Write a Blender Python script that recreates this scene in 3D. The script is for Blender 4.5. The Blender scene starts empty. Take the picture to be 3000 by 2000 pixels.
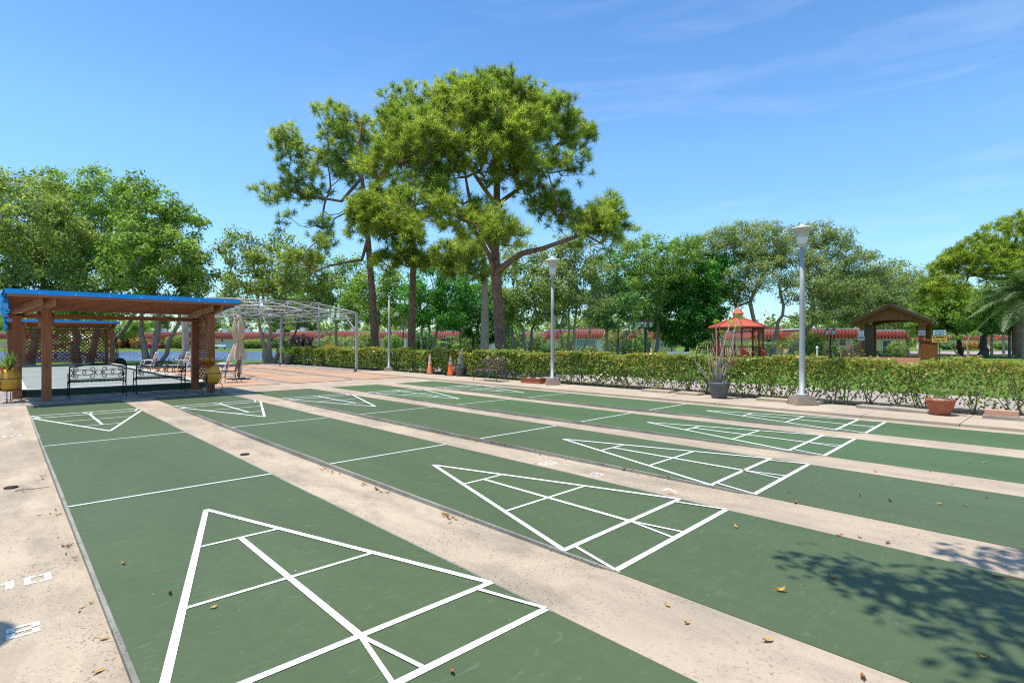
import bpy, math, random
import numpy as np
from mathutils import Vector, Matrix

random.seed(7)
R = math.radians
PI = math.pi
SC = bpy.context.scene
COL = SC.collection

# ------------------------------------------------------------------ survey
# x runs across the courts, y runs along them, z up. Camera at (0, 0, 1.51).
HEAD = R(43.3)
CH, SH = math.cos(HEAD), math.sin(HEAD)
F, CX, CY, EYE = 1589.0, 1500.0, 1000.0, 1.51


def ground(px, py, z=0.0):
    d = F * (EYE - z) / (py - CY)
    return at(px, d, z)


def at(px, d, z=0.0):
    x = (px - CX) * d / F
    return Vector((CH * x + SH * d, -SH * x + CH * d, z))


def height(py, d):
    return EYE + (CY - py) * d / F


# ------------------------------------------------------------------ nodes / materials
def new_mat(name):
    m = bpy.data.materials.new(name)
    m.use_nodes = True
    nt = m.node_tree
    nt.nodes.clear()
    out = nt.nodes.new('ShaderNodeOutputMaterial')
    return m, nt, out


def node(nt, typ, **kw):
    n = nt.nodes.new(typ)
    for k, v in kw.items():
        if k in n.inputs:
            n.inputs[k].default_value = v
        else:
            setattr(n, k, v)
    return n


def ramp(nt, fac, stops):
    r = nt.nodes.new('ShaderNodeValToRGB')
    el = r.color_ramp.elements
    while len(el) < len(stops):
        el.new(0.5)
    for e, (p, c) in zip(el, stops):
        e.position = p
        e.color = (c[0], c[1], c[2], 1) if not isinstance(c, (int, float)) else (c, c, c, 1)
    nt.links.new(fac, r.inputs['Fac'])
    return r.outputs['Color']


def coords(nt, scale=(1, 1, 1), kind='Object'):
    tc = nt.nodes.new('ShaderNodeTexCoord')
    mp = nt.nodes.new('ShaderNodeMapping')
    mp.inputs['Scale'].default_value = scale
    nt.links.new(tc.outputs[kind], mp.inputs['Vector'])
    return mp.outputs['Vector']


def noise(nt, vec, scale, detail=4, rough=0.6, dist=0.0):
    n = nt.nodes.new('ShaderNodeTexNoise')
    n.inputs['Scale'].default_value = scale
    n.inputs['Detail'].default_value = detail
    n.inputs['Roughness'].default_value = rough
    n.inputs['Distortion'].default_value = dist
    nt.links.new(vec, n.inputs['Vector'])
    return n.outputs['Fac']


def mix(nt, fac, a, b, mode='MIX'):
    m = nt.nodes.new('ShaderNodeMix')
    m.data_type = 'RGBA'
    m.blend_type = mode
    for sock, v in ((m.inputs['Factor'], fac), (m.inputs['A'], a), (m.inputs['B'], b)):
        if isinstance(v, (int, float)):
            sock.default_value = v
        elif isinstance(v, tuple):
            sock.default_value = (v[0], v[1], v[2], 1)
        else:
            nt.links.new(v, sock)
    return m.outputs['Result']


def bump(nt, h, strength=0.3, dist=0.01):
    b = nt.nodes.new('ShaderNodeBump')
    b.inputs['Strength'].default_value = strength
    b.inputs['Distance'].default_value = dist
    nt.links.new(h, b.inputs['Height'])
    return b.outputs['Normal']


def principled(nt, out, color, rough=0.6, metal=0.0, normal=None, spec=0.5):
    p = nt.nodes.new('ShaderNodeBsdfPrincipled')
    p.inputs['Roughness'].default_value = rough
    p.inputs['Metallic'].default_value = metal
    p.inputs['Specular IOR Level'].default_value = spec
    if isinstance(color, tuple):
        p.inputs['Base Color'].default_value = (*color, 1)
    else:
        nt.links.new(color, p.inputs['Base Color'])
    if normal is not None:
        nt.links.new(normal, p.inputs['Normal'])
    nt.links.new(p.outputs['BSDF'], out.inputs['Surface'])
    return p


def simple(name, col, rough=0.6, metal=0.0, var=0.25, scale=6.0, spec=0.4, bmp=0.15, dist=0.004):
    m, nt, out = new_mat(name)
    v = coords(nt)
    f = noise(nt, v, scale, 5, 0.65)
    c = ramp(nt, f, [(0.3, tuple(x * (1 - var) for x in col)), (0.7, tuple(min(1, x * (1 + var)) for x in col))])
    f2 = noise(nt, v, scale * 9, 3)
    principled(nt, out, c, rough, metal, bump(nt, f2, bmp, dist), spec)
    return m


def wood(name, col, axis=2, var=0.4, rough=0.65):
    m, nt, out = new_mat(name)
    s = [14, 14, 14]
    s[axis] = 0.9
    v = coords(nt, tuple(s))
    f = noise(nt, v, 2.0, 6, 0.65, 0.6)
    g = noise(nt, coords(nt), 1.3, 3)
    c = ramp(nt, f, [(0.25, tuple(x * (1 - var) for x in col)), (0.55, col), (0.8, tuple(min(1, x * (1 + var)) for x in col))])
    c = mix(nt, 0.5, c, ramp(nt, g, [(0.3, 0.62), (0.7, 1.0)]), 'MULTIPLY')
    principled(nt, out, c, rough, 0, bump(nt, f, 0.25, 0.006), 0.3)
    return m


def concrete(name, col, stain, pit=0.5, pitscale=55, var=0.16, world=True):
    m, nt, out = new_mat(name)
    v = coords(nt, (1, 1, 1))
    big = noise(nt, v, 0.55, 6, 0.65, 0.4)
    mid = noise(nt, coords(nt, (1, 0.35, 1)), 3.0, 6, 0.7, 0.3)
    fine = noise(nt, v, pitscale, 3, 0.6)
    grain = noise(nt, v, 160, 2, 0.5)
    c = ramp(nt, big, [(0.28, tuple(x * (1 - var) for x in col)), (0.5, col), (0.75, tuple(min(.95, x * (1 + var)) for x in col))])
    c = mix(nt, ramp(nt, mid, [(0.44, 0.0), (0.70, 0.85)]), c, stain)
    # pits gather where the surface is worn
    p = ramp(nt, fine, [(0.33, 1.0), (0.43, 0.0)])
    wear = ramp(nt, noise(nt, v, 1.6, 4), [(0.35, 0.15), (0.65, 1.0)])
    pits = mix(nt, 1.0, p, wear, 'MULTIPLY')
    pits = mix(nt, 1.0, pits, (pit, pit, pit), 'MULTIPLY')
    c = mix(nt, pits, c, tuple(x * 0.22 for x in stain))
    c = mix(nt, 0.35, c, ramp(nt, grain, [(0.3, 0.7), (0.7, 1.15)]), 'MULTIPLY')
    h = mix(nt, 0.5, fine, grain)
    principled(nt, out, c, 0.9, 0, bump(nt, h, 0.5, 0.006), 0.2)
    return m


def court_paint(name, col):
    m, nt, out = new_mat(name)
    v = coords(nt)
    a = noise(nt, coords(nt, (1, 0.25, 1)), 0.8, 7, 0.7, 0.5)
    b = noise(nt, v, 9, 5, 0.7)
    s = noise(nt, coords(nt, (1.0, 3.2, 1)), 5.0, 8, 0.78, 1.5)
    fine = noise(nt, v, 240, 2)
    c = ramp(nt, a, [(0.25, tuple(x * 0.80 for x in col)), (0.5, col), (0.78, tuple(x * 1.18 for x in col))])
    c = mix(nt, 0.30, c, ramp(nt, b, [(0.3, 0.75), (0.7, 1.2)]), 'MULTIPLY')
    c = mix(nt, ramp(nt, s, [(0.56, 0.0), (0.80, 0.36)]), c, (0.30, 0.36, 0.30))
    spk = noise(nt, v, 28, 2, 0.4)
    c = mix(nt, ramp(nt, spk, [(0.775, 0.0), (0.80, 0.55)]), c, (0.45, 0.48, 0.42))
    principled(nt, out, c, 0.62, 0, bump(nt, fine, 0.25, 0.002), 0.35)
    return m


def leaf_mat(name, dark, mid, light, trans=0.35, tip=None, rough=0.45):
    m, nt, out = new_mat(name)
    at_ = nt.nodes.new('ShaderNodeAttribute')
    at_.attribute_name = 'tone'
    geo = nt.nodes.new('ShaderNodeNewGeometry')
    ma = nt.nodes.new('ShaderNodeMath')
    ma.operation = 'MULTIPLY_ADD'
    nt.links.new(geo.outputs['Random Per Island'], ma.inputs[0])
    ma.inputs[1].default_value = 0.5
    mb = nt.nodes.new('ShaderNodeMath')
    mb.operation = 'MULTIPLY'
    mb.inputs[1].default_value = 0.5
    nt.links.new(at_.outputs['Fac'], mb.inputs[0])
    nt.links.new(mb.outputs[0], ma.inputs[2])
    stops = [(0.12, dark), (0.5, mid), (0.86, light)]
    if tip:
        stops = [(0.1, dark), (0.42, mid), (0.74, light), (0.9, tip)]
    c = ramp(nt, ma.outputs[0], stops)
    d = nt.nodes.new('ShaderNodeBsdfPrincipled')
    d.inputs['Roughness'].default_value = rough
    d.inputs['Specular IOR Level'].default_value = 0.35
    nt.links.new(c, d.inputs['Base Color'])
    t = nt.nodes.new('ShaderNodeBsdfTranslucent')
    nt.links.new(mix(nt, 1.0, c, (1.25, 1.3, 0.7), 'MULTIPLY'), t.inputs['Color'])
    ms = nt.nodes.new('ShaderNodeMixShader')
    ms.inputs[0].default_value = trans
    nt.links.new(d.outputs[0], ms.inputs[1])
    nt.links.new(t.outputs[0], ms.inputs[2])
    nt.links.new(ms.outputs[0], out.inputs['Surface'])
    return m


def bark(name, a, b, scale=9, stretch=0.25, plates=False):
    m, nt, out = new_mat(name)
    v = coords(nt, (1, 1, stretch))
    f = noise(nt, v, scale, 6, 0.7, 0.6)
    h = f
    if plates:
        vo = nt.nodes.new('ShaderNodeTexVoronoi')
        vo.feature = 'DISTANCE_TO_EDGE'
        vo.inputs['Scale'].default_value = scale
        nt.links.new(v, vo.inputs['Vector'])
        cr = ramp(nt, vo.outputs['Distance'], [(0.0, 0.25), (0.12, 1.0)])
        h = mix(nt, 0.6, f, vo.outputs['Distance'])
    c = ramp(nt, f, [(0.3, a), (0.7, b)])
    if plates:
        c = mix(nt, 0.75, c, cr, 'MULTIPLY')
    principled(nt, out, c, 0.9, 0, bump(nt, h, 0.8, 0.04), 0.15)
    return m


def grass_mat():
    m, nt, out = new_mat('grass')
    v = coords(nt)
    a = noise(nt, v, 0.12, 6, 0.65)
    b = noise(nt, v, 6, 6, 0.8)
    c = ramp(nt, a, [(0.3, (0.075, 0.14, 0.022)), (0.55, (0.11, 0.19, 0.03)), (0.75, (0.17, 0.21, 0.05))])
    c = mix(nt, 0.6, c, ramp(nt, b, [(0.25, 0.55), (0.7, 1.2)]), 'MULTIPLY')
    principled(nt, out, c, 0.95, 0, bump(nt, b, 0.8, 0.05), 0.1)
    return m


def water_mat():
    m, nt, out = new_mat('pond water')
    v = coords(nt, (1, 1, 1))
    a = noise(nt, v, 2.2, 5, 0.6, 0.4)
    b = noise(nt, coords(nt, (0.4, 1, 1)), 0.35, 3)
    c = ramp(nt, b, [(0.3, (0.045, 0.075, 0.16)), (0.7, (0.075, 0.11, 0.21))])
    principled(nt, out, c, 0.22, 0, bump(nt, a, 1.0, 0.35), 0.5)
    return m


M = {}
M['green_a'] = court_paint('muted green court paint', (0.070, 0.100, 0.040))
M['green_b'] = court_paint('bright green court paint', (0.068, 0.117, 0.038))
M['orange'] = concrete('orange court paint', (0.469, 0.290, 0.180), (0.359, 0.236, 0.162), 0.3)
M['gutter'] = concrete('rough pinkish concrete', (0.456, 0.363, 0.254), (0.262, 0.214, 0.163), 1.0, 62, 0.24)
M['deck'] = concrete('walkway concrete', (0.447, 0.350, 0.250), (0.285, 0.240, 0.190), 0.5, 40)
M['deck_dark'] = concrete('dark grey concrete', (0.352, 0.317, 0.273), (0.150, 0.141, 0.132), 0.5, 30)
M['walk'] = concrete('beige walk slab', (0.466, 0.370, 0.264), (0.370, 0.308, 0.246), 0.35, 30)
M['kerb'] = concrete('grey kerb concrete', (0.306, 0.289, 0.241), (0.132, 0.125, 0.104), 1.0, 45)
M['path'] = concrete('pink path concrete', (0.361, 0.296, 0.253), (0.332, 0.274, 0.238), 0.2, 20)
M['soil'] = concrete('dark mulch', (0.055, 0.042, 0.033), (0.10, 0.075, 0.055), 0.8, 30)
M['grass'] = grass_mat()
M['water'] = water_mat()
M['line'] = concrete('white line paint', (0.80, 0.80, 0.77), (0.66, 0.67, 0.61), 0.10, 40, 0.05)
M['stencil'] = concrete('worn white stencil paint', (0.72, 0.70, 0.66), (0.50, 0.42, 0.33), 0.7, 50, 0.08)
M['redwood'] = wood('red stained post wood', (0.37, 0.125, 0.052), 2)
M['redwood_x'] = wood('red stained slat wood', (0.44, 0.150, 0.062), 0)
M['redwood_y'] = wood('tan beam wood', (0.50, 0.27, 0.15), 1)
M['lattice'] = wood('dark red lattice', (0.338, 0.098, 0.047), 2)
M['tarp'] = simple('blue tarpaulin', (0.008, 0.34, 0.85), 0.45, 0, 0.12, 3, 0.4, 0.3, 0.02)
M['iron'] = simple('black wrought iron', (0.022, 0.017, 0.016), 0.45, 0.3, 0.3, 20)
M['bronze'] = simple('brown wrought iron', (0.125, 0.080, 0.062), 0.5, 0.3, 0.3, 20)
M['mustard'] = simple('mustard glazed clay', (0.64, 0.32, 0.03), 0.38, 0, 0.25, 4)
M['terra'] = simple('terracotta', (0.35, 0.11, 0.055), 0.7, 0, 0.25, 7)
M['terra_box'] = simple('terracotta plastic', (0.36, 0.10, 0.045), 0.5, 0, 0.12, 7)
M['glaze'] = simple('ochre glazed pot', (0.40, 0.17, 0.05), 0.35, 0, 0.3, 9)
M['pot_grey'] = simple('grey plastic pot', (0.095, 0.105, 0.12), 0.6, 0, 0.3, 5)
M['alu'] = simple('weathered aluminium', (0.370, 0.370, 0.361), 0.55, 0.12, 0.12, 5)
M['alu_shade'] = simple('chalky aluminium cap', (0.484, 0.484, 0.466), 0.6, 0.1, 0.12, 5)
M['globe'] = simple('milky lamp plastic', (0.66, 0.69, 0.68), 0.3, 0, 0.06, 5)
M['steel'] = simple('galvanised pipe', (0.429, 0.414, 0.392), 0.5, 0.3, 0.15, 8)
M['rust'] = simple('rusty caster', (0.12, 0.09, 0.075), 0.8, 0.2, 0.4, 12)
M['block'] = concrete('lamp base concrete', (0.299, 0.229, 0.167), (0.167, 0.123, 0.088), 0.9, 30)
M['post_wood'] = wood('silvered wooden post', (0.36, 0.32, 0.27), 2, 0.25)
M['canvas'] = simple('tan canvas', (0.56, 0.42, 0.28), 0.85, 0, 0.1, 6, 0.2, 0.4, 0.01)
M['white'] = simple('white painted metal', (0.80, 0.80, 0.79), 0.45, 0, 0.05, 6)
M['s_blue'] = simple('pale blue strap', (0.28, 0.47, 0.68), 0.6, 0, 0.06, 6)
M['s_yel'] = simple('yellow strap', (0.75, 0.47, 0.13), 0.6, 0, 0.06, 6)
M['s_red'] = simple('red strap', (0.56, 0.05, 0.035), 0.6, 0, 0.06, 6)
M['cone_old'] = simple('faded orange cone', (0.58, 0.15, 0.06), 0.6, 0, 0.15, 10)
M['cone_new'] = simple('bright orange cone', (0.80, 0.105, 0.015), 0.5, 0, 0.08, 10)
M['reflect'] = simple('dull reflective band', (0.62, 0.58, 0.54), 0.5, 0, 0.15, 30)
M['rubber'] = simple('black rubber', (0.025, 0.025, 0.027), 0.7, 0, 0.3, 10)
M['brass'] = simple('tan plaque', (0.52, 0.33, 0.16), 0.5, 0.2, 0.1, 10)
M['green_wall'] = simple('dark green block paint', (0.016, 0.060, 0.040), 0.5, 0, 0.25, 3)
M['cap_paint'] = concrete('pale painted cap', (0.528, 0.546, 0.484), (0.396, 0.405, 0.361), 0.3, 30)
M['bocce'] = concrete('grey green clay', (0.264, 0.286, 0.251), (0.194, 0.216, 0.189), 0.3, 30)
M['red_paint'] = simple('red gazebo paint', (0.33, 0.052, 0.033), 0.5, 0, 0.18, 5)
M['red_roof'] = simple('coral red metal roof', (0.568, 0.121, 0.066), 0.42, 0.05, 0.1, 4)
M['plank'] = wood('brown vertical plank', (0.278, 0.110, 0.030), 2, 0.5)
M['plank_dark'] = wood('dark plank wall', (0.100, 0.038, 0.015), 2, 0.4)
M['plank_deck'] = wood('orange brown deck board', (0.270, 0.128, 0.061), 0, 0.3)
M['rail_wood'] = wood('grey brown rail wood', (0.30, 0.185, 0.10), 0, 0.35)
M['shingle'] = simple('dark shingle', (0.085, 0.060, 0.048), 0.9, 0, 0.4, 14, 0.2, 0.6, 0.02)
M['stucco'] = simple('peach stucco', (0.84, 0.53, 0.29), 0.9, 0, 0.07, 1.5)
M['stucco_b'] = simple('beige stucco', (0.80, 0.55, 0.33), 0.9, 0, 0.07, 1.5)
M['tile_a'] = simple('red clay tile', (0.208, 0.036, 0.025), 0.65, 0, 0.2, 3)
M['tile_b'] = simple('coral clay tile', (0.282, 0.066, 0.041), 0.65, 0, 0.2, 3)
M['fascia'] = simple('white fascia', (0.70, 0.70, 0.67), 0.6, 0, 0.06, 3)
M['glass'] = simple('dark window glass', (0.035, 0.042, 0.048), 0.08, 0, 0.3, 2, 0.6, 0.0)
M['blind'] = simple('grey window blind', (0.36, 0.38, 0.37), 0.5, 0, 0.08, 2)
M['ac'] = simple('grey sheet metal', (0.42, 0.43, 0.43), 0.5, 0.2, 0.1, 4)
M['sign_white'] = simple('white sign face', (0.74, 0.75, 0.78), 0.5, 0, 0.04, 8)
M['sign_blue'] = simple('pale blue sign face', (0.62, 0.74, 0.80), 0.5, 0, 0.04, 8)
M['sign_yel'] = simple('amber sign face', (0.850, 0.472, 0.083), 0.5, 0, 0.06, 8)
M['ink_black'] = simple('black ink', (0.02, 0.02, 0.025), 0.6)
M['ink_red'] = simple('plum red ink', (0.33, 0.03, 0.09), 0.6)
M['ink_blue'] = simple('slate blue ink', (0.07, 0.14, 0.22), 0.6)
M['teal_box'] = simple('pale green utility box', (0.28, 0.44, 0.40), 0.6, 0, 0.06, 4)
M['slab'] = concrete('grey paver slab', (0.387, 0.334, 0.273), (0.238, 0.202, 0.167), 0.6, 30)
M['brick'] = simple('salmon block', (0.56, 0.30, 0.19), 0.85, 0, 0.12, 10)
M['stone'] = simple('pale pebble stone', (0.48, 0.42, 0.35), 0.8, 0, 0.3, 7)
M['twig'] = simple('dry brown twig', (0.17, 0.11, 0.075), 0.85, 0, 0.3, 12)
M['dry_stem'] = simple('pale dry stem', (0.42, 0.34, 0.26), 0.8, 0, 0.25, 9)
M['leaf_dry_a'] = simple('yellow dry leaf', (0.52, 0.29, 0.055), 0.6, 0, 0.35, 30)
M['leaf_dry_b'] = simple('brown dry leaf', (0.29, 0.105, 0.04), 0.6, 0, 0.35, 30)
M['petal_o'] = simple('orange red petal', (0.85, 0.17, 0.02), 0.5, 0, 0.35, 12)
M['petal_y'] = simple('yellow petal', (0.80, 0.58, 0.08), 0.5, 0, 0.25, 12)
M['pink'] = leaf_mat('pink bougainvillea', (0.30, 0.03, 0.10), (0.55, 0.06, 0.22), (0.65, 0.15, 0.32), 0.3)
M['croton'] = leaf_mat('yellow orange croton', (0.25, 0.06, 0.03), (0.45, 0.22, 0.03), (0.55, 0.36, 0.06), 0.3)
M['maroon'] = leaf_mat('maroon ti leaf', (0.03, 0.012, 0.014), (0.07, 0.022, 0.024), (0.14, 0.04, 0.035), 0.25)
M['bark_grey'] = bark('grey ficus bark', (0.156, 0.138, 0.108), (0.372, 0.330, 0.270), 5, 0.3)
M['bark_pale'] = bark('pale tan bark', (0.264, 0.204, 0.144), (0.504, 0.408, 0.300), 5, 0.3)
M['bark_dark'] = bark('dark brown bark', (0.055, 0.045, 0.035), (0.13, 0.105, 0.08), 5, 0.3)
M['bark_pine'] = bark('plated pine bark', (0.20, 0.10, 0.065), (0.36, 0.22, 0.15), 7, 0.35, True)
M['bark_branch'] = bark('dark pine branch', (0.085, 0.05, 0.035), (0.19, 0.12, 0.085), 8, 0.3)
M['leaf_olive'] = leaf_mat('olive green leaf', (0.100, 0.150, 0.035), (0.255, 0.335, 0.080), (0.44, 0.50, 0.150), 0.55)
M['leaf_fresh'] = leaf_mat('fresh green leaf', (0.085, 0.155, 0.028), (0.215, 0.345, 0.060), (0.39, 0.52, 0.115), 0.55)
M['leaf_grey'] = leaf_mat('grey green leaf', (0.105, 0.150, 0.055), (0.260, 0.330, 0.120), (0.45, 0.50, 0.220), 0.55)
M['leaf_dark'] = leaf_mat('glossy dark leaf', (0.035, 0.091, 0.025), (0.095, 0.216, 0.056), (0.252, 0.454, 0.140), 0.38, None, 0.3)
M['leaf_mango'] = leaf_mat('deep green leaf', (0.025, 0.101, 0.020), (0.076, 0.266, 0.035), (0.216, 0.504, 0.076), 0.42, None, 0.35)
M['needle'] = leaf_mat('yellow green needle', (0.110, 0.165, 0.025), (0.295, 0.385, 0.062), (0.54, 0.58, 0.130), 0.64)
M['needle_dark'] = leaf_mat('blue green needle', (0.143, 0.213, 0.050), (0.325, 0.413, 0.100), (0.546, 0.587, 0.170), 0.58)
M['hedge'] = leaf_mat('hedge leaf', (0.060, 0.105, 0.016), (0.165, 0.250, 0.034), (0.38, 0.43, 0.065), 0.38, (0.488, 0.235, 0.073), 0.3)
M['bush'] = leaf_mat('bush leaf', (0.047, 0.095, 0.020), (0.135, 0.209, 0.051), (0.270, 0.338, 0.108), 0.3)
M['agave'] = leaf_mat('strappy green leaf', (0.045, 0.10, 0.02), (0.12, 0.21, 0.04), (0.25, 0.33, 0.09), 0.25)
M['frond'] = leaf_mat('palm frond', (0.038, 0.083, 0.016), (0.111, 0.187, 0.040), (0.230, 0.308, 0.088), 0.3)
M['frond_red'] = leaf_mat('rusty palm boot', (0.16, 0.04, 0.02), (0.30, 0.09, 0.05), (0.40, 0.17, 0.10), 0.2)
M['silver'] = leaf_mat('silver dead leaf', (0.16, 0.17, 0.14), (0.32, 0.33, 0.28), (0.46, 0.46, 0.40), 0.2)


# ------------------------------------------------------------------ mesh building
class MB:
    def __init__(self):
        self.v, self.f, self.mi, self.slot, self.sm = [], [], [], 0, []
        self.smooth = False

    def add(self, vs, fs, smooth=None):
        b = len(self.v)
        self.v += [tuple(p) for p in vs]
        s = self.smooth if smooth is None else smooth
        for f in fs:
            self.f.append(tuple(i + b for i in f))
            self.mi.append(self.slot)
            self.sm.append(s)
        return self

    def box(self, c, s, rot=None):
        x, y, z = s[0] / 2, s[1] / 2, s[2] / 2
        vs = [Vector((a * x, b * y, d * z)) for a in (-1, 1) for b in (-1, 1) for d in (-1, 1)]
        if rot is not None:
            vs = [rot @ p for p in vs]
        c = Vector(c)
        return self.add([p + c for p in vs], [(0, 1, 3, 2), (4, 6, 7, 5), (0, 4, 5, 1), (2, 3, 7, 6), (0, 2, 6, 4), (1, 5, 7, 3)], False)

    def bar(self, a, b, w, h, up=(0, 0, 1)):
        a, b = Vector(a), Vector(b)
        d = b - a
        L = d.length
        y = d.normalized()
        x = y.cross(Vector(up))
        if x.length < 1e-5:
            x = y.cross(Vector((1, 0, 0)))
        x.normalize()
        z = x.cross(y)
        rot = Matrix((x, y, z)).transposed()
        return self.box((a + b) / 2, (w, L, h), rot)

    def tube(self, pts, r, n=6, cap=True, smooth=True):
        pts = [Vector(p) for p in pts]
        k = len(pts)
        rr = r if isinstance(r, (list, tuple)) else [r] * k
        vs, fs = [], []
        ref = None
        for i, p in enumerate(pts):
            t = (pts[min(i + 1, k - 1)] - pts[max(i - 1, 0)])
            if t.length < 1e-9:
                t = Vector((0, 0, 1))
            t.normalize()
            if ref is None:
                ref = t.cross(Vector((0, 0, 1)) if abs(t.z) < 0.9 else Vector((1, 0, 0)))
            ref = ref - t * ref.dot(t)
            if ref.length < 1e-6:
                ref = t.orthogonal()
            ref.normalize()
            bi = t.cross(ref)
            for j in range(n):
                a = 2 * PI * j / n
                vs.append(p + (ref * math.cos(a) + bi * math.sin(a)) * rr[i])
        for i in range(k - 1):
            for j in range(n):
                j2 = (j + 1) % n
                fs.append((i * n + j, i * n + j2, (i + 1) * n + j2, (i + 1) * n + j))
        self.add(vs, fs, smooth)
        if cap:
            b = len(self.v) - len(vs)
            self.f.append(tuple(b + j for j in reversed(range(n))))
            self.f.append(tuple(b + (k - 1) * n + j for j in range(n)))
            self.mi += [self.slot] * 2
            self.sm += [False] * 2
        return self

    def lathe(self, prof, n=20, c=(0, 0, 0), mod=None, smooth=True, cap=True, sq=None):
        c = Vector(c)
        vs, fs = [], []
        k = len(prof)
        for i, (r, z) in enumerate(prof):
            for j in range(n):
                a = 2 * PI * j / n
                q = r * (mod(a, z, i) if mod else 1)
                vs.append(c + Vector((q * math.cos(a), q * math.sin(a), z)))
        for i in range(k - 1):
            for j in range(n):
                j2 = (j + 1) % n
                fs.append((i * n + j, i * n + j2, (i + 1) * n + j2, (i + 1) * n + j))
        self.add(vs, fs, smooth)
        if cap:
            b = len(self.v) - len(vs)
            if prof[0][0] > 1e-4:
                self.f.append(tuple(b + j for j in reversed(range(n))))
                self.mi.append(self.slot)
                self.sm.append(False)
            if prof[-1][0] > 1e-4:
                self.f.append(tuple(b + (k - 1) * n + j for j in range(n)))
                self.mi.append(self.slot)
                self.sm.append(False)
        return self

    def prism(self, poly, axis, a, b):
        """poly: 2D points; axis: the extrusion axis (0,1,2) from a to b."""
        def P(p, t):
            q = list(p)
            q.insert(axis, t)
            return tuple(q)
        n = len(poly)
        vs = [P(p, a) for p in poly] + [P(p, b) for p in poly]
        fs = [tuple(range(n)), tuple(range(2 * n - 1, n - 1, -1))]
        fs += [(i, n + i, n + (i + 1) % n, (i + 1) % n) for i in range(n)]
        return self.add(vs, fs, False)

    def quad(self, a, b, c, d):
        return self.add([a, b, c, d], [(0, 1, 2, 3)], False)

    def build(self, name, mats, parent=None, fix=True):
        me = bpy.data.meshes.new(name)
        me.from_pydata(self.v, [], self.f)
        if not isinstance(mats, (list, tuple)):
            mats = [mats]
        for m in mats:
            me.materials.append(M[m] if isinstance(m, str) else m)
        me.polygons.foreach_set('material_index', self.mi)
        me.polygons.foreach_set('use_smooth', self.sm)
        me.update()
        if fix:
            import bmesh
            bm = bmesh.new()
            bm.from_mesh(me)
            bmesh.ops.recalc_face_normals(bm, faces=bm.faces)
            bm.to_mesh(me)
            bm.free()
        o = bpy.data.objects.new(name, me)
        COL.objects.link(o)
        if parent is not None:
            o.parent = parent
        return o


def tag(o, label=None, cat=None, group=None, kind=None):
    if label:
        o['label'] = label
    if cat:
        o['category'] = cat
    if group:
        o['group'] = group
    if kind:
        o['kind'] = kind
    return o


def thing(name, label, cat, loc=(0, 0, 0), rz=0.0, group=None):
    o = bpy.data.objects.new(name, None)
    o.empty_display_size = 0.2
    COL.objects.link(o)
    o.location = loc
    o.rotation_euler = (0, 0, rz)
    return tag(o, label, cat, group)


KIDS = {}


def dup(root, loc, rz, label, group=None):
    r = root.copy()
    COL.objects.link(r)
    r.location = loc
    r.rotation_euler = (0, 0, rz)
    r['label'] = label
    if group:
        r['group'] = group
    for ch in [o for o in bpy.data.objects if o.parent == root]:
        c = ch.copy()
        COL.objects.link(c)
        c.parent = r
        for g in [o for o in bpy.data.objects if o.parent == ch]:
            d = g.copy()
            COL.objects.link(d)
            d.parent = c
    return r


def structure(o):
    o['kind'] = 'structure'
    return o


def np_mesh(name, V, nper, mat, parent=None, tone=None, smooth=False):
    """V: (N*nper,3) vertices, consecutive nper make one face."""
    V = np.ascontiguousarray(V, dtype=np.float32)
    n = len(V) // nper
    me = bpy.data.meshes.new(name)
    me.vertices.add(len(V))
    me.vertices.foreach_set('co', V.ravel())
    me.loops.add(len(V))
    me.loops.foreach_set('vertex_index', np.arange(len(V), dtype=np.int32))
    me.polygons.add(n)
    me.polygons.foreach_set('loop_start', np.arange(0, len(V), nper, dtype=np.int32))
    if tone is not None:
        a = me.attributes.new('tone', 'FLOAT', 'FACE')
        a.data.foreach_set('value', np.asarray(tone, dtype=np.float32))
    me.materials.append(M[mat] if isinstance(mat, str) else mat)
    me.update(calc_edges=True)
    me.validate()
    o = bpy.data.objects.new(name, me)
    COL.objects.link(o)
    if parent is not None:
        o.parent = parent
    return o


def unit(a):
    return a / np.maximum(np.linalg.norm(a, axis=1, keepdims=True), 1e-9)


def leaf_quads(P, Nrm, size, rng, aspect=0.55, droop=None):
    """rhombic leaves centred near P facing Nrm"""
    n = len(P)
    t = rng.normal(size=(n, 3))
    if droop is not None:
        t = t + np.array(droop)
    t = unit(t - Nrm * np.sum(t * Nrm, axis=1, keepdims=True))
    s = np.cross(Nrm, t)
    L = (size * rng.uniform(0.7, 1.35, n))[:, None]
    W = L * aspect
    bend = Nrm * L * 0.12
    A = P - t * L * 0.5
    B = P - s * W * 0.5 + bend
    C = P + t * L * 0.5
    D = P + s * W * 0.5 + bend
    return np.stack([A, B, C, D], axis=1).reshape(-1, 3)


def clump_leaves(centers, rad, per, size, rng, flat=0.75, up=0.55, aspect=0.55, droop=None, tone_bias=None):
    centers = np.asarray(centers, float)
    m = len(centers)
    per = int(per)
    d = unit(rng.normal(size=(m * per, 3)))
    r = rng.uniform(0.15, 1.0, (m * per, 1)) ** 0.6
    rr = np.repeat(np.asarray(rad, float) * rng.uniform(0.75, 1.25, m), per)[:, None]
    off = d * r * rr
    off[:, 2] *= flat
    P = np.repeat(centers, per, axis=0) + off
    N = unit(d * 0.7 + rng.normal(size=d.shape) * 0.55 + np.array([0, 0, up]))
    tone = rng.uniform(0, 1, m)
    if tone_bias is not None:
        tone = np.clip(tone + tone_bias, 0, 1)
    return leaf_quads(P, N, size, rng, aspect, droop), np.repeat(tone, per)


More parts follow.
